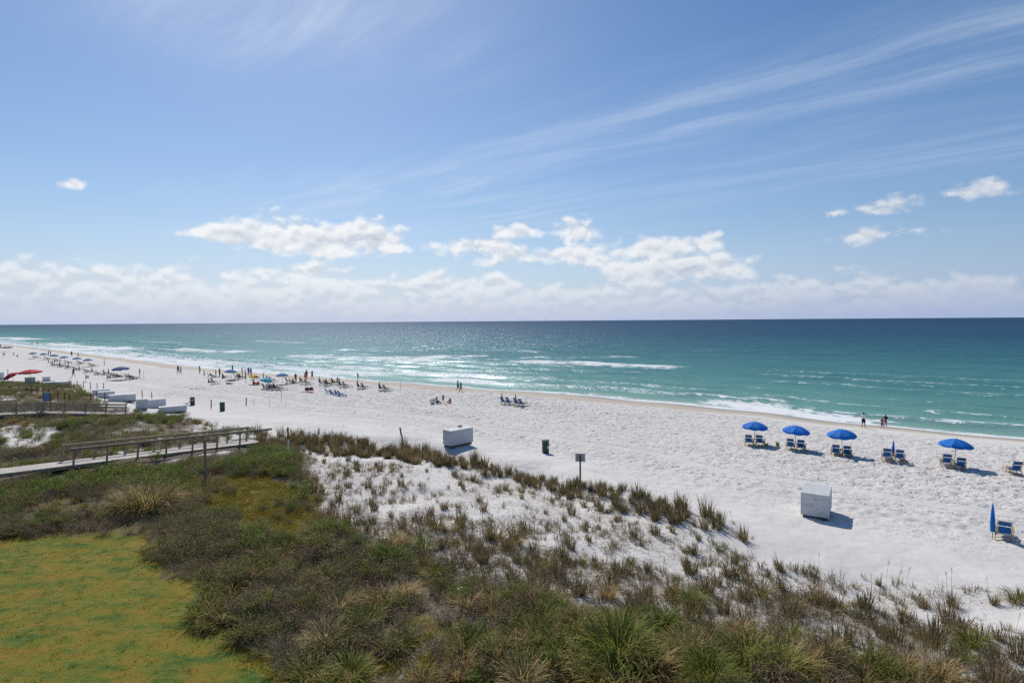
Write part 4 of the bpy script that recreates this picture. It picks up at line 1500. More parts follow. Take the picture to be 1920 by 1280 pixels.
def make_chair(fabric, wood='pale_wood', rest=True):
    """wooden sling lounger looking along +y"""
    root = empty('beach_chair', (0, 0, 0))
    Wd = M[wood]; Fb = M[fabric]
    w = 0.60
    for s in (-1, 1):
        MB().bar((s * w / 2, -0.20, 0.30), (s * w / 2, 0.62, 0.36), 0.035, 0.05).build('side_rail', Wd, root)
        MB().bar((s * (w / 2 + 0.036), -0.34, 0.0), (s * (w / 2 + 0.036), 0.12, 0.50), 0.035, 0.045).build('leg', Wd, root)
        MB().bar((s * (w / 2 + 0.002), 0.50, 0.0), (s * (w / 2 + 0.002), 0.40, 0.56), 0.032, 0.045).build('leg', Wd, root)
        MB().box((s * (w / 2 + 0.035), 0.10, 0.575), (0.085, 0.66, 0.024)).build('armrest', Wd, root)
        if rest:
            MB().bar((s * (w / 2 - 0.05), 0.60, 0.34), (s * (w / 2 - 0.05), 1.30, 0.22), 0.03, 0.04).build('footrest_rail', Wd, root)
            MB().bar((s * (w / 2 - 0.05), 1.22, 0.0), (s * (w / 2 - 0.05), 1.26, 0.23), 0.028, 0.035).build('footrest_leg', Wd, root)
    bf = MB()
    for s in (-1, 1):
        bf.bar((s * (w / 2 - 0.036), -0.10, 0.24), (s * (w / 2 - 0.036), -0.52, 1.02), 0.032, 0.042)
    bf.bar((-w / 2 + 0.04, -0.52, 1.02), (w / 2 - 0.04, -0.52, 1.02), 0.034, 0.034)
    bf.bar((-w / 2 + 0.04, -0.14, 0.30), (w / 2 - 0.04, -0.14, 0.30), 0.03, 0.03)
    bfo = bf.build('back_frame', Wd, root)
    MB().bar((-w / 2, -0.33, 0.02), (w / 2, -0.33, 0.02), 0.03, 0.045).build('stretcher', Wd, root)
    MB().bar((-w / 2, -0.30, 0.16), (w / 2, -0.30, 0.16), 0.026, 0.04).build('stretcher', Wd, root)
    mb = MB(); sling(mb, w - 0.14, [(-0.155, 0.36), (-0.25, 0.53), (-0.36, 0.735)], sag=-0.03); mb.build('backrest_sling', Fb, bfo, True)
    mb = MB(); sling(mb, w - 0.12, [(-0.375, 0.77), (-0.45, 0.90), (-0.53, 1.045)], sag=-0.02); mb.build('headrest_sling', Fb, bfo, True)
    mb = MB(); sling(mb, w - 0.05, [(-0.14, 0.33), (0.08, 0.31), (0.36, 0.345), (0.60, 0.372)], sag=0.04); mb.build('seat_sling', Fb, root, True)
    if rest:
        mb = MB(); sling(mb, w - 0.16, [(0.62, 0.365), (0.95, 0.31), (1.28, 0.245)], sag=0.02); mb.build('footrest_sling', Fb, root, True)
    return root


def make_umbrella(canvases, D=2.14, H=2.05, drop=0.42, valance=0.13, ribs=8, mat_pole='pale_wood'):
    root = empty('beach_umbrella', (0, 0, 0))
    MB().tube((0, 0, -0.4), (0, 0, H + 0.04), 0.022, 0.02, 8).build('pole', M[mat_pole], root)
    MB().tube((0, 0, H - 0.02), (0, 0, H + 0.09), 0.035, 0.012, 8).build('finial', M[mat_pole], root)
    n = ribs
    a = 2 * math.pi / n
    rr = D / 2
    K = 6; J = 6

    def surf(t, phi):
        r = rr * t
        z_ = H - drop * (t ** 1.75)
        k = phi / a
        sag = 1 - 0.055 * t * math.sin(math.pi * k)
        return (r * sag * math.cos(phi), r * sag * math.sin(phi), z_ - 0.045 * t * math.sin(math.pi * k))
    mb = MB(); vs = []; fs = []
    for i in range(K + 1):
        for j in range(J + 1):
            vs.append(surf(0.02 + 0.98 * i / K, a * j / J))
    for j in range(J + 1):                      # hanging valance
        p = surf(1.0, a * j / J)
        f_ = 1.0 + 0.01 * math.sin(j * 2.1)
        vs.append((p[0] * f_, p[1] * f_, p[2] - valance * (0.85 + 0.25 * math.sin(math.pi * j / J))))
    for i in range(K + 1):
        for j in range(J):
            o_ = i * (J + 1) + j
            fs.append((o_, o_ + 1, o_ + J + 2, o_ + J + 1))
    mb.add(vs, fs)
    meshes = [mb.mesh('canopy_panel', M[c], True) for c in canvases]
    rb = MB().bar((0.03, 0, H - 0.035), (rr * 0.5, 0, H - 0.035 - drop * 0.5 ** 1.75), 0.010, 0.010).bar((rr * 0.5, 0, H - 0.035 - drop * 0.5 ** 1.75), (rr * 0.98, 0, H - 0.02 - drop), 0.010, 0.010)
    rm = rb.mesh('rib', M['grey_metal'])
    for k in range(n):
        o = link(bpy.data.objects.new('canopy_panel', meshes[k % len(meshes)]), root); o.rotation_euler = (0, 0, a * k)
        link(bpy.data.objects.new('rib', rm), o)
    return root


def make_closed(canvas, H=2.25, L=1.45, r=0.10, pole_mat='pale_wood'):
    root = empty('closed_umbrella', (0, 0, 0))
    MB().tube((0, 0, -0.4), (0, 0, H - 0.05), 0.022, 0.02, 8).build('pole', M[pole_mat], root)
    vs = []; fs = []
    n = 24
    prof = [(1.0, 0.02), (0.95, 0.30), (0.7, 0.72), (0.55, 0.85), (0.4, 0.98), (0.2, 1.0), (0.02, 0.95), (0.0, 0.88)]
    for (t, k) in prof:
        for i in range(n):
            ph = 2 * math.pi * i / n
            q = r * k * (1 + 0.22 * (1 if i % 3 == 0 else -0.35) * min(1, (1 - t) * 2))
            vs.append((q * math.cos(ph), q * math.sin(ph), H - L + L * t))
    for m_ in range(len(prof) - 1):
        for i in range(n):
            j = (i + 1) % n
            fs.append((m_ * n + j, m_ * n + i, (m_ + 1) * n + i, (m_ + 1) * n + j))
    fs.append(tuple(range(n))[::-1])
    MB().add(vs, fs).build('folded_canopy', M[canvas], root, True)
    MB().lathe([(r * 0.93, H - L * 0.52), (r * 0.95, H - L * 0.51), (r * 0.95, H - L * 0.49), (r * 0.93, H - L * 0.48)], 16).build('tie_strap', M[canvas], root, True)
    MB().tube((0, 0, H - 0.06), (0, 0, H + 0.03), 0.016, 0.008, 6).build('finial', M[pole_mat], root)
    return root


_proto = {}


def use(key, make):
    """first call makes the thing, later ones copy it with all its parts"""
    if key not in _proto:
        _proto[key] = make()
        return _proto[key]
    return copy_tree(_proto[key])


SEA_RZ = SHORE_RZ              # local +y faces the sea


def chair(u, v, label, group=None, fabric='navy_sling', rz=None, wood='pale_wood', jit=0.06, sc=1.0):
    o = use(('chair', fabric, wood), lambda: make_chair(fabric, wood))
    x, y = G(u, v)
    # the pixel marks the rear feet
    r_ = SEA_RZ if rz is None else rz
    r_ += U(-jit, jit)
    place(o, x - 0.2 * math.sin(r_), y + 0.2 * math.cos(r_), r_)
    o.scale = (sc,) * 3
    o['category'] = 'beach chair'; o['label'] = label
    if group: o['group'] = group
    elif 'group' in o: del o['group']
    return o


def umbrella(u, v, label, canvases=('blue_canvas',), group=None, tilt=(0, 0), D=2.14, H=2.05, **k):
    o = use(('umb', canvases, D, H), lambda: make_umbrella(canvases, D, H, **k))
    x, y = G(u, v)
    place(o, x, y, U(0, 0.7))
    o.rotation_euler[0] = tilt[0] + U(-.07, .07); o.rotation_euler[1] = tilt[1] + U(-.07, .07)
    o['category'] = 'umbrella'; o['label'] = label
    if group: o['group'] = group
    elif 'group' in o: del o['group']
    return o


def closed(u, v, label, canvas='blue_canvas', group=None, H=1.62, L=1.18, lean=0.03, r=0.085):
    o = use(('closed', canvas, H, L), lambda: make_closed(canvas, H, L, r))
    x, y = G(u, v)
    place(o, x, y, U(0, 6))
    o.rotation_euler[0] = U(-lean, lean); o.rotation_euler[1] = U(-lean, lean)
    o['category'] = 'umbrella'; o['label'] = label
    if group: o['group'] = group
    elif 'group' in o: del o['group']
    return o


# --- the right-hand row, near the camera
ordn = ['leftmost', 'second', 'third', 'rightmost']
for i, (uu, uv_, c1, c2) in enumerate([(1414, 832, (1404, 836), (1424, 837)), (1490, 841, (1482, 844), (1502, 846)), (1579, 851, (1567, 853), (1588, 855)), (1789, 874, (1775, 876), (1801, 880))]):
    umbrella(uu, uv_, '%s of the four open blue umbrellas in the near right row' % ordn[i])
    chair(c1[0], c1[1], 'left blue beach chair under the %s open umbrella of the right row' % ordn[i], rz=R(-30), jit=0.04)
    chair(c2[0], c2[1], 'right blue beach chair under the %s open umbrella of the right row' % ordn[i], rz=R(-30), jit=0.04)
closed(1674, 862, 'closed blue umbrella between two chairs in the near right row', H=1.55, L=1.2)
chair(1663, 864, 'blue beach chair left of the closed umbrella in the right row', rz=R(-32))
chair(1687, 867, 'blue beach chair right of the closed umbrella in the right row', rz=R(-32))
chair(1905, 891, 'blue beach chair cut by the right picture edge', rz=R(-24))
closed(1861, 1007, 'nearest closed blue umbrella, low at the right edge', H=1.78, L=1.42)
chair(1883, 1012, 'nearest blue beach chair beside the low closed umbrella at right', rz=R(-40))

# --- two pairs in the middle of the beach
closed(941.5, 757, 'closed umbrella at the left pair of chairs in mid beach', 'navy_canvas')
chair(943, 758, 'first dark blue chair from the left in the mid-beach foursome')
chair(953, 759, 'second dark blue chair from the left in the mid-beach foursome')
closed(966.5, 759, 'closed umbrella at the right pair of chairs in mid beach', 'navy_canvas')
chair(968, 761, 'third dark blue chair from the left in the mid-beach foursome')
chair(977, 762, 'fourth dark blue chair from the left in the mid-beach foursome')

# --- the pairs further left, each with a closed umbrella
gp = 'chair pairs beside closed umbrellas left of centre'
for (u1, v1, u2, v2, uc, vc, nm) in [(714, 732, 722, 733, 711, 732, 'rightmost'), (673, 729, 681, 729.5, 670.5, 729, 'second from the right'),
                                     (639, 726, 646, 726.5, 636.5, 726, 'third from the right'), (602, 722, 610, 723.5, 598.5, 722, 'fourth from the right'),
                                     (567, 720, 574, 721, 563, 722, 'fifth from the right')]:
    closed(uc, vc, 'closed blue umbrella of the %s chair pair left of centre' % nm, 'navy_canvas')
    chair(u1, v1, 'left blue chair of the %s pair left of centre' % nm)
    chair(u2, v2, 'right blue chair of the %s pair left of centre' % nm)
for (u, v, l) in [(612, 738, 'leftmost low blue chair of the row of four behind the pairs'), (621, 740, 'second low blue chair of the row of four behind the pairs'),
                  (630, 741.5, 'third low blue chair of the row of four behind the pairs'), (636, 742.5, 'rightmost low blue chair of the row of four behind the pairs')]:
    chair(u, v, l, fabric='navy_canvas', rz=R(-95), jit=0.15, wood='blue_canvas', sc=0.8)
chair(621, 721, 'blue chair between the chair pairs with a person in it', rz=R(-60))

# --- the busy group
LB = ('pale_blue_canvas',)
umbrella(432, 712, 'pale blue open umbrella at the left of the busy group', LB)
umbrella(529.5, 720, 'pale blue open umbrella at the right of the busy group', LB)
umbrella(477, 720, 'yellow and orange striped open umbrella in the busy group', ('yellow_canvas', 'yellow_canvas', 'orange_canvas', 'white_paint'), D=1.9, H=1.7)
umbrella(497.5, 727, 'teal open umbrella tilted over seated people', ('teal_canvas',), D=2.0, H=1.75, tilt=(0.12, 0.05))
for (u, v, l) in [(383, 708, 'closed blue umbrella leftmost in the busy group'), (405, 706, 'closed blue umbrella beside the leftmost chairs of the busy group'), (461, 715, 'closed blue umbrella at the centre of the busy group'),
                  (494, 712, 'closed blue umbrella behind the teal open one')]:
    closed(u, v, l, 'navy_canvas')
for (u, v, l) in [(391, 707, 'leftmost blue chair of the busy group'), (397, 708, 'second blue chair from the left in the busy group'), (420, 709, 'blue chair left of the pale blue umbrella pole'),
                  (441, 710, 'first blue chair right of the left pale blue umbrella'), (447, 711, 'second blue chair right of the left pale blue umbrella'), (474, 711, 'blue chair behind the striped umbrella'),
                  (502, 715, 'left blue chair behind the teal umbrella'), (508, 716, 'right blue chair behind the teal umbrella'), (538, 718, 'left blue chair beside the right pale blue umbrella'),
                  (545, 719, 'right blue chair beside the right pale blue umbrella'), (399, 720, 'dark blue chair at the front left of the busy group'), (495, 730, 'blue chair under the teal umbrella'),
                  (503, 731, 'second blue chair under the teal umbrella'), (512, 731.5, 'third blue chair beside the teal umbrella'), (522, 731.5, 'rightmost blue chair beside the teal umbrella')]:
    chair(u, v, l, jit=0.3)

# --- the far rows
nm6 = ['farthest', 'second farthest', 'third farthest', 'third nearest', 'second nearest', 'nearest']
for i, (u, v) in enumerate([(62.5, 672), (82, 674), (101.5, 677), (121, 681), (144.5, 683), (165.5, 687)]):
    umbrella(u, v, 'pale blue umbrella, %s of six in the far row' % nm6[i], LB)
fg = 'olive chairs of the far rows'
for (u, v) in [(62, 671), (66, 672), (84, 673.5), (88, 674), (102, 677.5), (107, 677.5), (123, 681), (128, 681.5), (146, 682.5), (150, 683), (168, 686.5), (172, 687)]:
    chair(u, v, 'dark wooden beach chair beneath the far row of pale blue umbrellas', 'chairs under the far pale blue umbrellas', 'olive_sling', wood='brown_wood')
for (u, v) in [(97, 686), (101, 686.5), (109, 688), (113, 688.5), (123, 690.5), (126, 691), (138, 693.5), (142, 694), (158, 698), (162, 698.5), (178, 702.5), (183, 703), (196, 703), (207, 706),
               (212, 706.5), (217, 707), (222, 707.5), (236, 709.5), (240, 710), (244, 710.5), (249, 711.5)]:
    chair(u, v, 'dark wooden beach chair in the far row with closed dark umbrellas', 'chairs of the far row with closed umbrellas', 'olive_sling', wood='brown_wood')
for (u, v) in [(90.5, 682.5), (98, 684), (103, 682), (112, 687), (128, 691), (148.5, 695), (172.5, 699.5), (195, 705), (203.5, 703.5)]:
    closed(u, v, 'closed dark umbrella standing in the far row of chairs', 'dark_canvas', 'closed dark umbrellas of the far row', H=1.5, L=1.15)
umbrella(228, 711, 'large navy blue umbrella over the far chairs', ('navy_canvas',), D=3.1, H=2.5)
umbrella(59, 722, 'large red umbrella rising behind the left dune', ('red_canvas',), D=3.4, H=2.75)
umbrella(33, 720, 'smaller red umbrella tilted against the large red one', ('red_canvas',), D=2.3, H=2.15, tilt=(0.1, -0.55))
umbrella(9, 659, 'dark umbrella at the far left end of the beach', ('dark_canvas',), D=2.6, H=2.1)
umbrella(18, 659, 'second dark umbrella at the far left end of the beach', ('dark_canvas',), D=2.6, H=2.1)

# --- thin poles and markers on the sand
for (u, v, h, r, mt, l) in [(528.5, 752, 1.9, 0.03, 'rope', 'thin yellowish pole standing on the open sand'), (476, 760, 1.1, 0.03, 'white_paint', 'short pale stake left of two on the sand'),
                            (505, 761, 1.0, 0.03, 'white_paint', 'short pale stake right of two on the sand'), (536.5, 763, 0.9, 0.02, 'rope', 'very thin stake on the open sand'),
                            (461.5, 759, 0.95, 0.07, 'brown_wood', 'short dark wooden post right of the barrels'), (396, 765, 1.05, 0.07, 'brown_wood', 'leaning dark wooden post between the barrels'),
                            (751, 731, 1.75, 0.025, 'brown_wood', 'lone thin pole near the wet sand'), (647.5, 742, 1.6, 0.025, 'rope', 'thin pole right of the low blue chairs'),
                            (598, 811, 0.45, 0.05, 'brown_wood', 'short stub post behind the grass row'), (270, 711, 1.75, 0.03, 'rope', 'thin pole beside the person in red'),
                            (196, 685, 1.9, 0.06, 'brown_wood', 'post near the wet sand at far left')]:
    pole('stake', u, v, h, r, mt, l, lean=(U(-.06, .06), 0))
for i, (u, v) in enumerate([(130, 724), (134, 725), (145, 726), (157, 727.5), (170, 729), (182, 731), (194, 731), (267, 746), (285, 750), (60, 741), (71, 741), (82, 744), (93, 747), (108, 752), (121, 754), (131, 757), (170, 756), (182, 752),
                            (197, 754), (14.5, 713)]):
    pole('fence_post', u, v, 1.15 + (1.0 if i == 19 else 0), 0.055, 'brown_wood', 'thin dark fence post along the left dune' if i < 19 else 'taller pale post beside the red umbrella', 'post', 'fence posts of the left dune' if i < 19 else None, lean=(U(-.05, .05), 0))


def small_sign(u, v, h, w, hh, mt, label, two=False):
    x, y = G(u, v)
    root = empty('notice_sign', (x, y, zt(x, y)), R(-15))
    MB().tube((0, 0, -0.2), (0, 0, h), 0.03, 0.03, 8).build('post', M['brown_wood'], root)
    if two:
        MB().tube((w + 0.06, 0, -0.2), (w + 0.06, 0, h), 0.05, 0.05, 8).build('post', M['brown_wood'], root)
    MB().box((w / 2 + 0.034, 0.02, h - hh / 2 - 0.5 * (not two)), (w, 0.025, hh)).build('board', M[mt], root)
    tag(root, label, 'sign')


small_sign(160.5, 715, 1.65, 0.8, 0.55, 'grey_metal', 'notice board on a thin post on the far sand')
small_sign(200.5, 713, 1.5, 0.9, 0.6, 'grey_metal', 'pale notice board right of the other board on far sand')
small_sign(5.5, 669, 1.8, 1.0, 0.7, 'grey_metal', 'notice board at the far left end of the beach')
small_sign(82, 775, 2.0, 0.85, 0.8, 'pale_blue_canvas', 'blue notice board between two posts by the far boardwalk', True)


# ------------------------------------------------------------------ people
def capsule(mb, a, b, r0, r1, n=10):
    a = Vector(a); b = Vector(b)
    d = b - a
    L = max(d.length, 1e-4)
    q = d.to_track_quat('Z', 'Y').to_matrix() if d.length > 1e-4 else Matrix.Identity(3)
    rings = []
    for k in range(4):
        t = math.pi / 2 * (1 - k / 3) * 0.98
        rings.append((-r0 * math.sin(t), r0 * math.cos(t)))
    for k in range(4):
        t = math.pi / 2 * (k / 3) * 0.98
        rings.append((L + r1 * math.sin(t), r1 * math.cos(t)))
    vs = []
    for (z_, r_) in rings:
        for i in range(n):
            ph = 2 * math.pi * i / n
            vs.append(a + q @ Vector((r_ * math.cos(ph), r_ * math.sin(ph), z_)))
    fs = []
    for m_ in range(len(rings) - 1):
        for i in range(n):
            j = (i + 1) % n
            fs.append((m_ * n + i, m_ * n + j, (m_ + 1) * n + j, (m_ + 1) * n + i))
    fs.append(tuple(range(n))[::-1]); fs.append(tuple((len(rings) - 1) * n + i for i in range(n)))
    mb.add(vs, fs)


# joints of an adult 1.70 m tall looking along +y, feet on z = 0
def pose(kind):
    J = dict(pel=(0, 0, .92), waist=(0, 0, 1.08), chest=(0, .0, 1.28), neck=(0, .0, 1.44), head=(0, .025, 1.58))
    for s, n in ((-1, 'L'), (1, 'R')):
        J.update({n + 'sh': (s * .17, 0, 1.39), n + 'el': (s * .22, -.03, 1.12), n + 'wr': (s * .23, .05, .88), n + 'hip': (s * .09, 0, .90), n + 'kn': (s * .10, .02, .49),
                  n + 'an': (s * .11, -.02, .08), n + 'to': (s * .13, .14, .035)})
    if kind == 'walk':
        J.update(Lkn=(-.09, .17, .51), Lan=(-.09, .24, .10), Lto=(-.09, .40, .07), Rkn=(.09, .0, .49), Ran=(.09, -.30, .14), Rto=(.09, -.18, .035),
                 Lel=(-.23, -.12, 1.14), Lwr=(-.22, -.04, .90), Rel=(.23, .08, 1.13), Rwr=(.20, .26, .97))
    if kind == 'stand_bent':          # elbows bent, hands in front
        J.update(Lel=(-.25, -.05, 1.13), Lwr=(-.12, .20, 1.16), Rel=(.25, -.05, 1.13), Rwr=(.12, .20, 1.18), Lan=(-.15, -.05, .08), Lto=(-.18, .1, .035), Ran=(.15, .04, .08), Rto=(.2, .18, .035))
    if kind == 'reach':
        J.update(Lel=(-.35, .10, 1.30), Lwr=(-.55, .22, 1.28), Rel=(.25, .02, 1.13), Rwr=(.30, .2, 1.0), Lan=(-.22, 0, .08), Lto=(-.28, .14, .035), Ran=(.24, -.05, .08), Rto=(.32, .08, .035), Lkn=(-.14, .08, .5))
    if kind in ('sit', 'recline'):
        dz_ = -.80 if kind == 'sit' else -.52
        for k in ('pel', 'waist', 'chest', 'neck', 'head', 'Lsh', 'Rsh'):
            p = J[k]; J[k] = (p[0], p[1] + (-.35 if kind == 'recline' else .04) * (p[2] - .92), p[2] + dz_)
        z0 = .92 + dz_
        for s, n in ((-1, 'L'), (1, 'R')):
            J[n + 'hip'] = (s * .09, 0, z0 - .02)
            if kind == 'sit':
                J[n + 'kn'] = (s * .22, .36, z0 + .20); J[n + 'an'] = (s * .12, .58, .07); J[n + 'to'] = (s * .14, .72, .035)
                J[n + 'el'] = (s * .27, .08, .40); J[n + 'wr'] = (s * .20, .28, .36)
            else:
                J[n + 'kn'] = (s * .12, .43, z0 + .06); J[n + 'an'] = (s * .12, .84, z0 - .10); J[n + 'to'] = (s * .16, .90, z0 + .04)
                J[n + 'el'] = (s * .30, -.02, z0 + .22); J[n + 'wr'] = (s * .30, .24, z0 + .22)
    if kind == 'lie':
        J = {}
        J.update(pel=(0, 0, .13), waist=(0, -.17, .13), chest=(0, -.37, .14), neck=(0, -.54, .14), head=(0, -.69, .17))
        for s, n in ((-1, 'L'), (1, 'R')):
            J.update({n + 'sh': (s * .17, -.48, .12), n + 'el': (s * .30, -.24, .08), n + 'wr': (s * .26, .0, .07), n + 'hip': (s * .09, .02, .12), n + 'kn': (s * .12, .43, .16 if s < 0 else .1), n + 'an': (s * .13, .84, .08),
                      n + 'to': (s * .17, .92, .14)})
    return J


def person_mesh(kind, dress=False, voxel=0.02, long_hair=False):
    J = {k: Vector(v) for k, v in pose(kind).items()}
    parts = []          # a, b, r0, r1, region (0 skin, 1 top, 2 bottom, 3 hair)

    def c(a, b, r0, r1, reg):
        parts.append((Vector(a), Vector(b), r0, r1, reg))
    top = 1
    hipd = (J['Rhip'] - J['Lhip'])
    shd = (J['Rsh'] - J['Lsh'])
    c(J['pel'] - hipd * .30, J['pel'] + hipd * .30, .120, .120, 2)
    c(J['pel'], J['waist'], .125, .112, 2)
    c(J['waist'] - shd * .10, J['chest'] - shd * .14, .105, .118, top); c(J['waist'] + shd * .10, J['chest'] + shd * .14, .105, .118, top)
    c(J['chest'], J['neck'].lerp(J['chest'], .25), .12, .085, top)
    c(J['Lsh'], J['Rsh'], .068, .068, top)
    c(J['neck'] - (J['neck'] - J['chest']) * .2, J['head'], .052, .05, 0)
    axis = (J['head'] - J['neck']).normalized()
    fwd = Vector((0, 1, 0)) if kind != 'lie' else Vector((0, 0, 1))
    fwd = (fwd - axis * fwd.dot(axis)).normalized()
    hd = J['head']
    c(hd - axis * .045 + fwd * .025, hd + axis * .035, .068, .088, 0)
    c(hd + fwd * .085 - axis * .012, hd + fwd * .100 - axis * .03, .012, .015, 0)       # nose
    c(hd + fwd * .05 - axis * .085, hd + fwd * .06 - axis * .08, .030, .028, 0)         # chin
    sdv = axis.cross(fwd)
    for s in (-1, 1):
        c(hd + sdv * s * .085, hd + sdv * s * .092 - axis * .02, .018, .014, 0)         # ears
    c(hd + axis * .045 - fwd * .02, hd + axis * .05 - fwd * .03, .093, .090, 3)         # hair
    c(hd - fwd * .035 + axis * .0, hd - fwd * .04 - axis * .03, .085, .075, 3)
    if long_hair:
        c(hd - fwd * .06, J['neck'] - fwd * .07 - axis * .05, .075, .06, 3)
    for n in 'LR':
        s = -1 if n == 'L' else 1
        c(J[n + 'sh'], J[n + 'sh'].lerp(J[n + 'el'], .55), .060, .058, top)
        c(J[n + 'sh'].lerp(J[n + 'el'], .5), J[n + 'el'], .045, .040, 0)
        c(J[n + 'el'], J[n + 'wr'], .040, .028, 0)
        hdv = (J[n + 'wr'] - J[n + 'el']).normalized()
        palm = J[n + 'wr'] + hdv * .075
        c(J[n + 'wr'], palm, .028, .030, 0)
        sd = hdv.cross(Vector((1, 0, 0)) if abs(hdv.x) < .8 else Vector((0, 1, 0))).normalized()
        for k, fl in enumerate((.065, .078, .072, .055)):
            base_ = palm + sd * (k - 1.5) * .019
            mid = base_ + hdv * fl * .55 + Vector((-s * .006, .008, 0))
            c(base_, mid, .0095, .009, 0); c(mid, mid + hdv * fl * .4 + Vector((-s * .014, .010, 0)), .009, .008, 0)
        c(J[n + 'wr'] + hdv * .03 + sd * -.026, J[n + 'wr'] + hdv * .07 + sd * -.055, .012, .010, 0)
        if dress and kind not in ('lie',):
            c(J[n + 'hip'], J[n + 'hip'].lerp(J[n + 'kn'], .75), .105, .12, 2)
        else:
            c(J[n + 'hip'], J[n + 'hip'].lerp(J[n + 'kn'], .62), .095, .088, 2)
        c(J[n + 'hip'].lerp(J[n + 'kn'], .5), J[n + 'kn'], .072, .056, 0)
        calf = J[n + 'kn'].lerp(J[n + 'an'], .3) + Vector((0, -.015, 0))
        c(J[n + 'kn'], calf, .054, .058, 0); c(calf, J[n + 'an'], .058, .036, 0)
        c(J[n + 'an'], J[n + 'to'], .038, .030, 0)
        hl = J[n + 'an'] - (J[n + 'to'] - J[n + 'an']).normalized() * .035
        c(hl, J[n + 'an'], .034, .036, 0)
    mb = MB()
    for (a, b, r0, r1, reg) in parts:
        capsule(mb, a, b, r0, r1)
    tmp = mb.build('tmp_body', M['rope'])
    rm = tmp.modifiers.new('r', 'REMESH'); rm.mode = 'VOXEL'; rm.voxel_size = voxel
    sm = tmp.modifiers.new('s', 'SMOOTH'); sm.iterations = 2; sm.factor = 0.4
    dg = bpy.context.evaluated_depsgraph_get()
    dg.update()
    me_ = bpy.data.meshes.new_from_object(tmp.evaluated_get(dg))
    bpy.data.objects.remove(tmp)
    me_.name = 'person_' + kind
    n = len(me_.polygons)
    ce = np.empty(n * 3); me_.polygons.foreach_get('center', ce); ce = ce.reshape(-1, 3)
    best = np.full(n, 1e9); reg_ = np.zeros(n, np.int32)
    for (a, b, r0, r1, reg) in parts:
        a = np.array(a); b = np.array(b); e = b - a
        t = np.clip(((ce - a) @ e) / (e @ e + 1e-9), 0, 1)
        dd = np.linalg.norm(ce - a - t[:, None] * e, axis=1) - (r0 + (r1 - r0) * t)
        u_ = dd < best - 0.001
        best[u_] = dd[u_]; reg_[u_] = reg
    me_.materials.clear()
    for k in range(4):
        me_.materials.append(M['rope'])
    me_.polygons.foreach_set('material_index', reg_)
    me_.polygons.foreach_set('use_smooth', np.full(n, True))
    me_.update()
    return me_


_pm = {}
CLOTH = {}


def cloth(col):
    if col not in CLOTH:
        CLOTH[col] = simple('cloth_%d' % len(CLOTH), col, 0.85, 0.12, 9.0, 0.2, 60, 0.2)
    return CLOTH[col]


SKIN = [simple('skin_light', (0.50, 0.29, 0.20), 0.55, 0.08, 8.0, 0, 40, 0.35), simple('skin_tan', (0.36, 0.19, 0.12), 0.55, 0.08, 8.0, 0, 40, 0.35), simple('skin_brown', (0.20, 0.105, 0.065), 0.55, 0.08, 8.0, 0, 40, 0.35)]
HAIR = [simple('hair_dark', (0.022, 0.016, 0.012), 0.6, 0.2, 20), simple('hair_brown', (0.07, 0.042, 0.024), 0.6, 0.2, 20), simple('hair_blond', (0.30, 0.21, 0.10), 0.6, 0.2, 20)]


def person(u, v, kind, top_c, bot_c, label, rz=0.0, sc=1.0, skin=1, hair=0, dress=False, long_hair=False, near=False, dz=0.0, seat=None):
    key = (kind, dress, long_hair, near)
    if key not in _pm:
        _pm[key] = person_mesh(kind, dress, 0.013 if near else 0.024, long_hair)
    o = bpy.data.objects.new('person', _pm[key])
    for i, mt in enumerate((SKIN[skin], cloth(top_c), cloth(bot_c), HAIR[hair])):
        o.material_slots[i].link = 'OBJECT'
        o.material_slots[i].material = mt
    link(o)
    x, y = G(u, v)
    o.location = (x, y, max(zt(x, y), -0.05) + dz)
    o.rotation_euler = (0, 0, rz)
    o.scale = (sc,) * 3
    tag(o, label, 'person')
    return o


WHITE = (0.72, 0.72, 0.74); BLACK = (0.02, 0.02, 0.024); PINK = (0.50, 0.12, 0.19); NAVY = (0.02, 0.03, 0.08); RED = (0.55, 0.05, 0.05); GRN = (0.05, 0.22, 0.12)
BLU = (0.04, 0.12, 0.40); GRY = (0.25, 0.25, 0.26); LIL = (0.32, 0.20, 0.32); TEA = (0.06, 0.25, 0.26); MUL = (0.28, 0.10, 0.16); TAN_ = (0.40, 0.30, 0.20)
person(1619, 803, 'stand_bent', WHITE, BLACK, 'person in white shirt and black shorts standing at the water edge', R(-35), 1.0, 0, 0, near=True)
person(1654, 803, 'stand_bent', MUL, MUL, 'small child in pink facing the sea beside a larger one', R(-30), 0.66, 0, 1, dress=True, near=True)
person(1660.5, 800, 'stand_bent', BLACK, PINK, 'child in dark hooded top at the water edge, right of the pink one', R(-10), 0.80, 1, 0, near=True)
person(858.5, 733, 'walk', GRY, BLACK, 'left walker of the couple striding along the wet sand', R(-125), 1.02, 2, 0)
person(864, 734, 'walk', BLACK, NAVY, 'right walker of the couple striding along the wet sand', R(-125), 0.97, 1, 0)
person(819, 756, 'sit', LIL, NAVY, 'person in lilac sitting on the sand behind a round white parasol', R(-70), 1.0, 1, 0, long_hair=True)
person(831, 755, 'reach', NAVY, BLACK, 'small child reaching a hand to the seated person in lilac', R(10), 0.64, 1, 0)
person(844, 755, 'sit', PINK, PINK, 'child in pink sitting on the sand right of the reaching child', R(150), 0.95, 0, 0, long_hair=True)
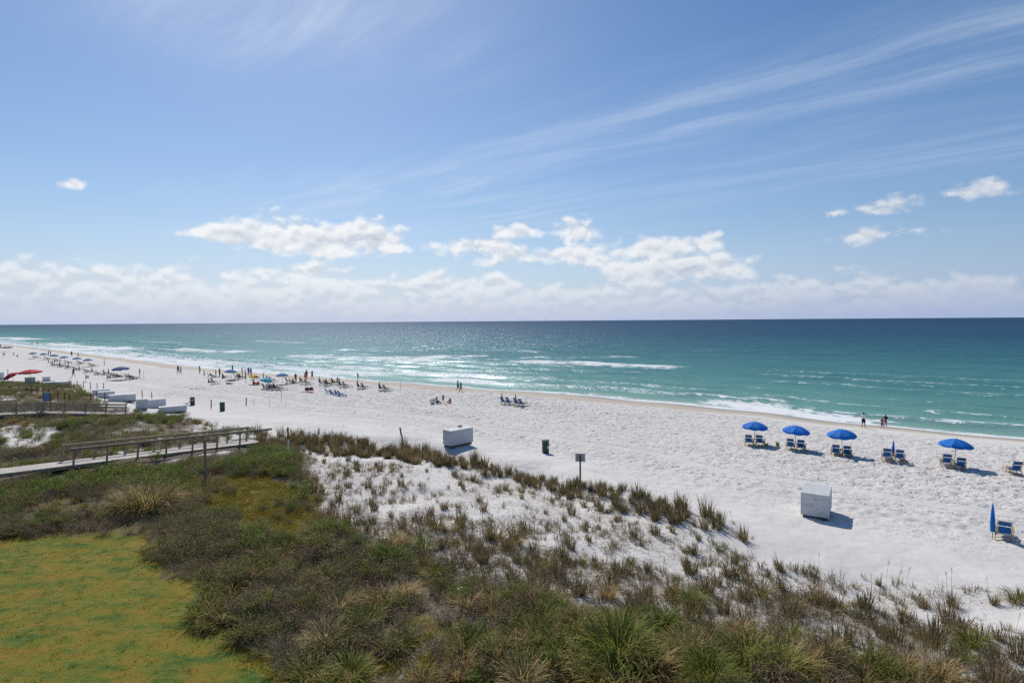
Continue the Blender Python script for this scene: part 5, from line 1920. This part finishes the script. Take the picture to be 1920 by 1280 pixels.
for (u, v, kind, t_, b_, l, rz, sc, sk) in [
    (334, 699, 'walk', BLACK, NAVY, 'left of the two walkers farthest up the wet sand', R(60), 1.05, 2), (339, 701, 'walk', WHITE, GRY, 'right of the two walkers farthest up the wet sand', R(60), 0.95, 1),
    (374.5, 701, 'stand', TAN_, TAN_, 'tanned person standing alone on the wet sand', R(-30), 1.05, 1),
    (412, 706, 'stand', BLACK, BLACK, 'dark dressed person standing left of the pale blue umbrella', R(-40), 1.1, 2),
    (436, 698, 'stand', BLACK, NAVY, 'person standing in the shallows behind the pale blue umbrella', R(-30), 1.0, 1),
    (454, 705, 'stand_bent', TEA, GRY, 'person in green standing in the cluster of bathers', R(-60), 1.05, 1), (460, 707, 'stand', RED, TAN_, 'person in red in the cluster of bathers', R(120), 0.98, 1),
    (466, 704, 'stand', BLU, BLU, 'left person in blue at the cluster of bathers', R(-20), 1.05, 1), (470.5, 704, 'stand', BLU, NAVY, 'right person in blue at the cluster of bathers', R(-20), 1.0, 1),
    (554.5, 717, 'stand_bent', RED, RED, 'person in red standing beside the right pale blue umbrella', R(20), 1.0, 1),
    (572.5, 713, 'stand', TAN_, RED, 'tanned person left of the two dark bathers', R(30), 0.95, 1), (575, 710.5, 'stand', BLACK, BLACK, 'left of the two dark dressed bathers by the water', R(-30), 1.1, 2),
    (585.5, 711, 'walk', GRN, BLACK, 'right of the two dark dressed bathers by the water', R(60), 1.05, 2), (671, 710, 'stand', BLACK, NAVY, 'person standing in the foam beyond the chair pairs', R(-30), 0.8, 2),
    (633, 722, 'stand_bent', TAN_, GRY, 'person standing left of a closed umbrella between chair pairs', R(40), 0.85, 1),
    (138, 707, 'walk', GRN, GRN, 'person in green walking on the far sand', R(70), 1.05, 1), (262, 707, 'stand', (0.62, 0.10, 0.13), WHITE, 'person in red top and white shorts beside the thin pole', R(-50), 1.05, 1),
    (134.5, 668.5, 'walk', BLACK, NAVY, 'dark bather walking in the far swash', R(50), 1.1, 2), (146.5, 669, 'walk', TEA, NAVY, 'small dark bather behind the pale blue umbrellas', R(-60), 0.9, 2),
    (91, 667.5, 'stand', BLACK, BLACK, 'left of two dark people behind the far umbrellas', R(-40), 1.1, 2), (95, 667.5, 'stand', NAVY, BLACK, 'right of two dark people behind the far umbrellas', R(-40), 1.1, 2),
    (26, 667, 'walk', NAVY, BLACK, 'child running at the far left of the beach', R(90), 0.75, 1), (33, 668, 'sit', BLACK, NAVY, 'child crouching at the far left of the beach', R(90), 0.8, 1),
    (1, 653, 'stand', BLACK, BLACK, 'dark figure at the left picture edge by the water', R(0), 1.1, 2), (60, 647, 'stand', BLACK, BLACK, 'left of two swimmers far out at left', R(0), 1.0, 2), (71, 646.5, 'stand', BLACK, BLACK, 'right of two swimmers far out at left', R(0), 1.0, 2),
    (391, 717, 'sit', TEA, BLACK, 'child sitting at the front left of the busy group', R(-40), 0.9, 1), (475, 721, 'sit', RED, RED, 'left person in red sitting under the striped umbrella', R(-40), 1.0, 1),
    (484, 721.5, 'sit', RED, TAN_, 'right person in red sitting under the striped umbrella', R(20), 1.0, 1), (430, 720, 'lie', NAVY, BLU, 'person lying on the sand at the front of the busy group', R(-110), 1.0, 1),
    (549, 718, 'sit', RED, NAVY, 'person in red sitting beside the standing one in red', R(-40), 1.0, 1), (417, 709, 'sit', TAN_, RED, 'tanned person sitting beside the standing dark one', R(-40), 1.0, 1)]:
    person(u, v, kind, t_, b_, l, rz, sc, sk)
for (u, v, t_, l) in [(512, 731.5, BLACK, 'dark dressed person reclining in the third chair by the teal umbrella'), (503, 731, BLU, 'person in blue reclining under the teal umbrella'),
                      (621, 721, NAVY, 'person reclining in the chair between the chair pairs'), (447, 711, BLACK, 'person reclining right of the left pale blue umbrella'),
                      (610, 723.5, BLACK, 'person reclining in the fourth pair from the right')]:
    x, y = G(u, v)
    r_ = SEA_RZ
    o = person(u, v, 'recline', t_, NAVY, l, r_, 1.0, 1)
    o.location.x += -0.30 * math.sin(r_); o.location.y += 0.30 * math.cos(r_)
    o.location.z = zt(x, y) + 0.05

# ------------------------------------------------------------------ small things on the sand
x, y = G(814, 757)
o = use(('small_parasol',), lambda: make_umbrella(('white_paint',), 1.0, 0.75))
o.location = (x, y, zt(x, y) + 0.46); o.rotation_euler = (R(80), 0, R(-35))
for ch in list(o.children):
    if ch.name.startswith('pole'):
        ch.location.z = 0.42; ch.scale.z = 0.5
tag(o, 'round white parasol lying on its side before the seated family', 'parasol')


def towel(u, v, col, label, w=0.8, l=1.6, rz=0.3):
    vs = []; fs = []
    nx_, ny_ = 7, 11
    x, y = G(u, v)
    for j in range(ny_):
        for i in range(nx_):
            vs.append(((i / (nx_ - 1) - .5) * w, (j / (ny_ - 1) - .5) * l, 0.05 + 0.03 * math.sin(i * 1.9 + j * 0.7) + 0.02 * random.random()))
    for j in range(ny_ - 1):
        for i in range(nx_ - 1):
            o_ = j * nx_ + i
            fs.append((o_, o_ + 1, o_ + nx_ + 1, o_ + nx_))
    n0 = len(vs)
    o = MB().add(vs, fs).build('towel', cloth(col), None, True)
    sol = o.modifiers.new('thick', 'SOLIDIFY'); sol.thickness = 0.015
    place(o, x, y, rz)
    tag(o, label, 'towel')


towel(372, 728, (0.16, 0.07, 0.06), 'dark crumpled towel spread alone on the sand', 1.4, 2.6, 1.2)
towel(578, 735, (0.55, 0.20, 0.08), 'orange towel in front of the two beach bags', 0.9, 1.9, 1.3)
towel(434, 713, (0.05, 0.06, 0.09), 'dark towel under the left pale blue umbrella', 1.2, 2.0, 1.1)
towel(832, 757, (0.28, 0.09, 0.07), 'reddish towel under the family on the sand', 1.0, 2.2, 1.3)


def bag(u, v, col, label):
    x, y = G(u, v)
    root = empty('beach_bag', (x, y, zt(x, y)), U(0, 1))
    MB().box((0, 0, 0.22), (0.62, 0.34, 0.46), None, 0, 0.82).build('body', cloth(col), root)
    for s in (-1, 1):
        hb = MB()
        pts = [(-0.16, s * 0.145, 0.43), (-0.10, s * 0.10, 0.60), (0.10, s * 0.10, 0.60), (0.16, s * 0.145, 0.43)]
        for a, b in zip(pts[:-1], pts[1:]):
            hb.tube(a, b, 0.012, 0.012, 6)
        hb.build('handle', cloth(col), root)
    tag(root, label, 'bag')


bag(575.5, 731.5, (0.10, 0.11, 0.12), 'grey beach bag, left of two on the sand')
bag(583.5, 731, (0.22, 0.05, 0.06), 'dark red beach bag, right of two on the sand')


def ball(u, v, r, col, label):
    x, y = G(u, v)
    root = empty('sand_bucket', (x, y, zt(x, y)))
    MB().lathe([(r * 0.75, 0), (r * 0.78, 0.01), (r, r * 1.8), (r * 1.06, r * 1.82), (r * 1.06, r * 1.9), (r * 0.95, r * 1.9), (r * 0.7, 0.03)], 14).build('pail', cloth(col), root, True)
    pts = [(r * math.cos(t), 0.02, r * 1.85 + r * 0.9 * math.sin(t)) for t in np.linspace(0, math.pi, 7)]
    hb = MB()
    for a, b in zip(pts[:-1], pts[1:]):
        hb.tube(a, b, 0.01, 0.01, 5)
    hb.build('handle', M['white_paint'], root)
    tag(root, label, 'bucket')


ball(1458, 836, 0.16, (0.22, 0.42, 0.05), 'lime green bucket on the sand between the left two umbrellas')
ball(1437, 837, 0.15, (0.28, 0.42, 0.06), 'pale green bucket beside the leftmost umbrella chairs')

# the lounger propped against the low box, blue cloth on another one
o = use(('chair', 'blue_canvas', 'pale_wood'), lambda: make_chair('blue_canvas', 'pale_wood'))
x, y = G(349, 771)
place(o, x, y, R(-75), 0.25); o.rotation_euler[0] = R(48)
tag(o, 'blue folding chair propped on the end of the low white box', 'beach chair')
if 'group' in o: del o['group']

# wind-blown scrap among the near grass
mb = MB(); vs = []; fs = []
for j in range(5):
    for i in range(6):
        vs.append((i * .05 - .12, j * .045 - .09, 0.10 + 0.06 * math.sin(i * 2.1 + j * 1.7) + 0.04 * random.random()))
for j in range(4):
    for i in range(5):
        k = j * 6 + i
        fs.append((k, k + 1, k + 7, k + 6))
o = mb.add(vs, fs).build('plastic_bag', M['white_paint'], None, True)
o.modifiers.new('thick', 'SOLIDIFY').thickness = 0.006
x, y = G(864, 1116); place(o, x, y, 0.5, 0.1)
tag(o, 'crumpled white plastic scrap caught in the foreground grass', 'litter')
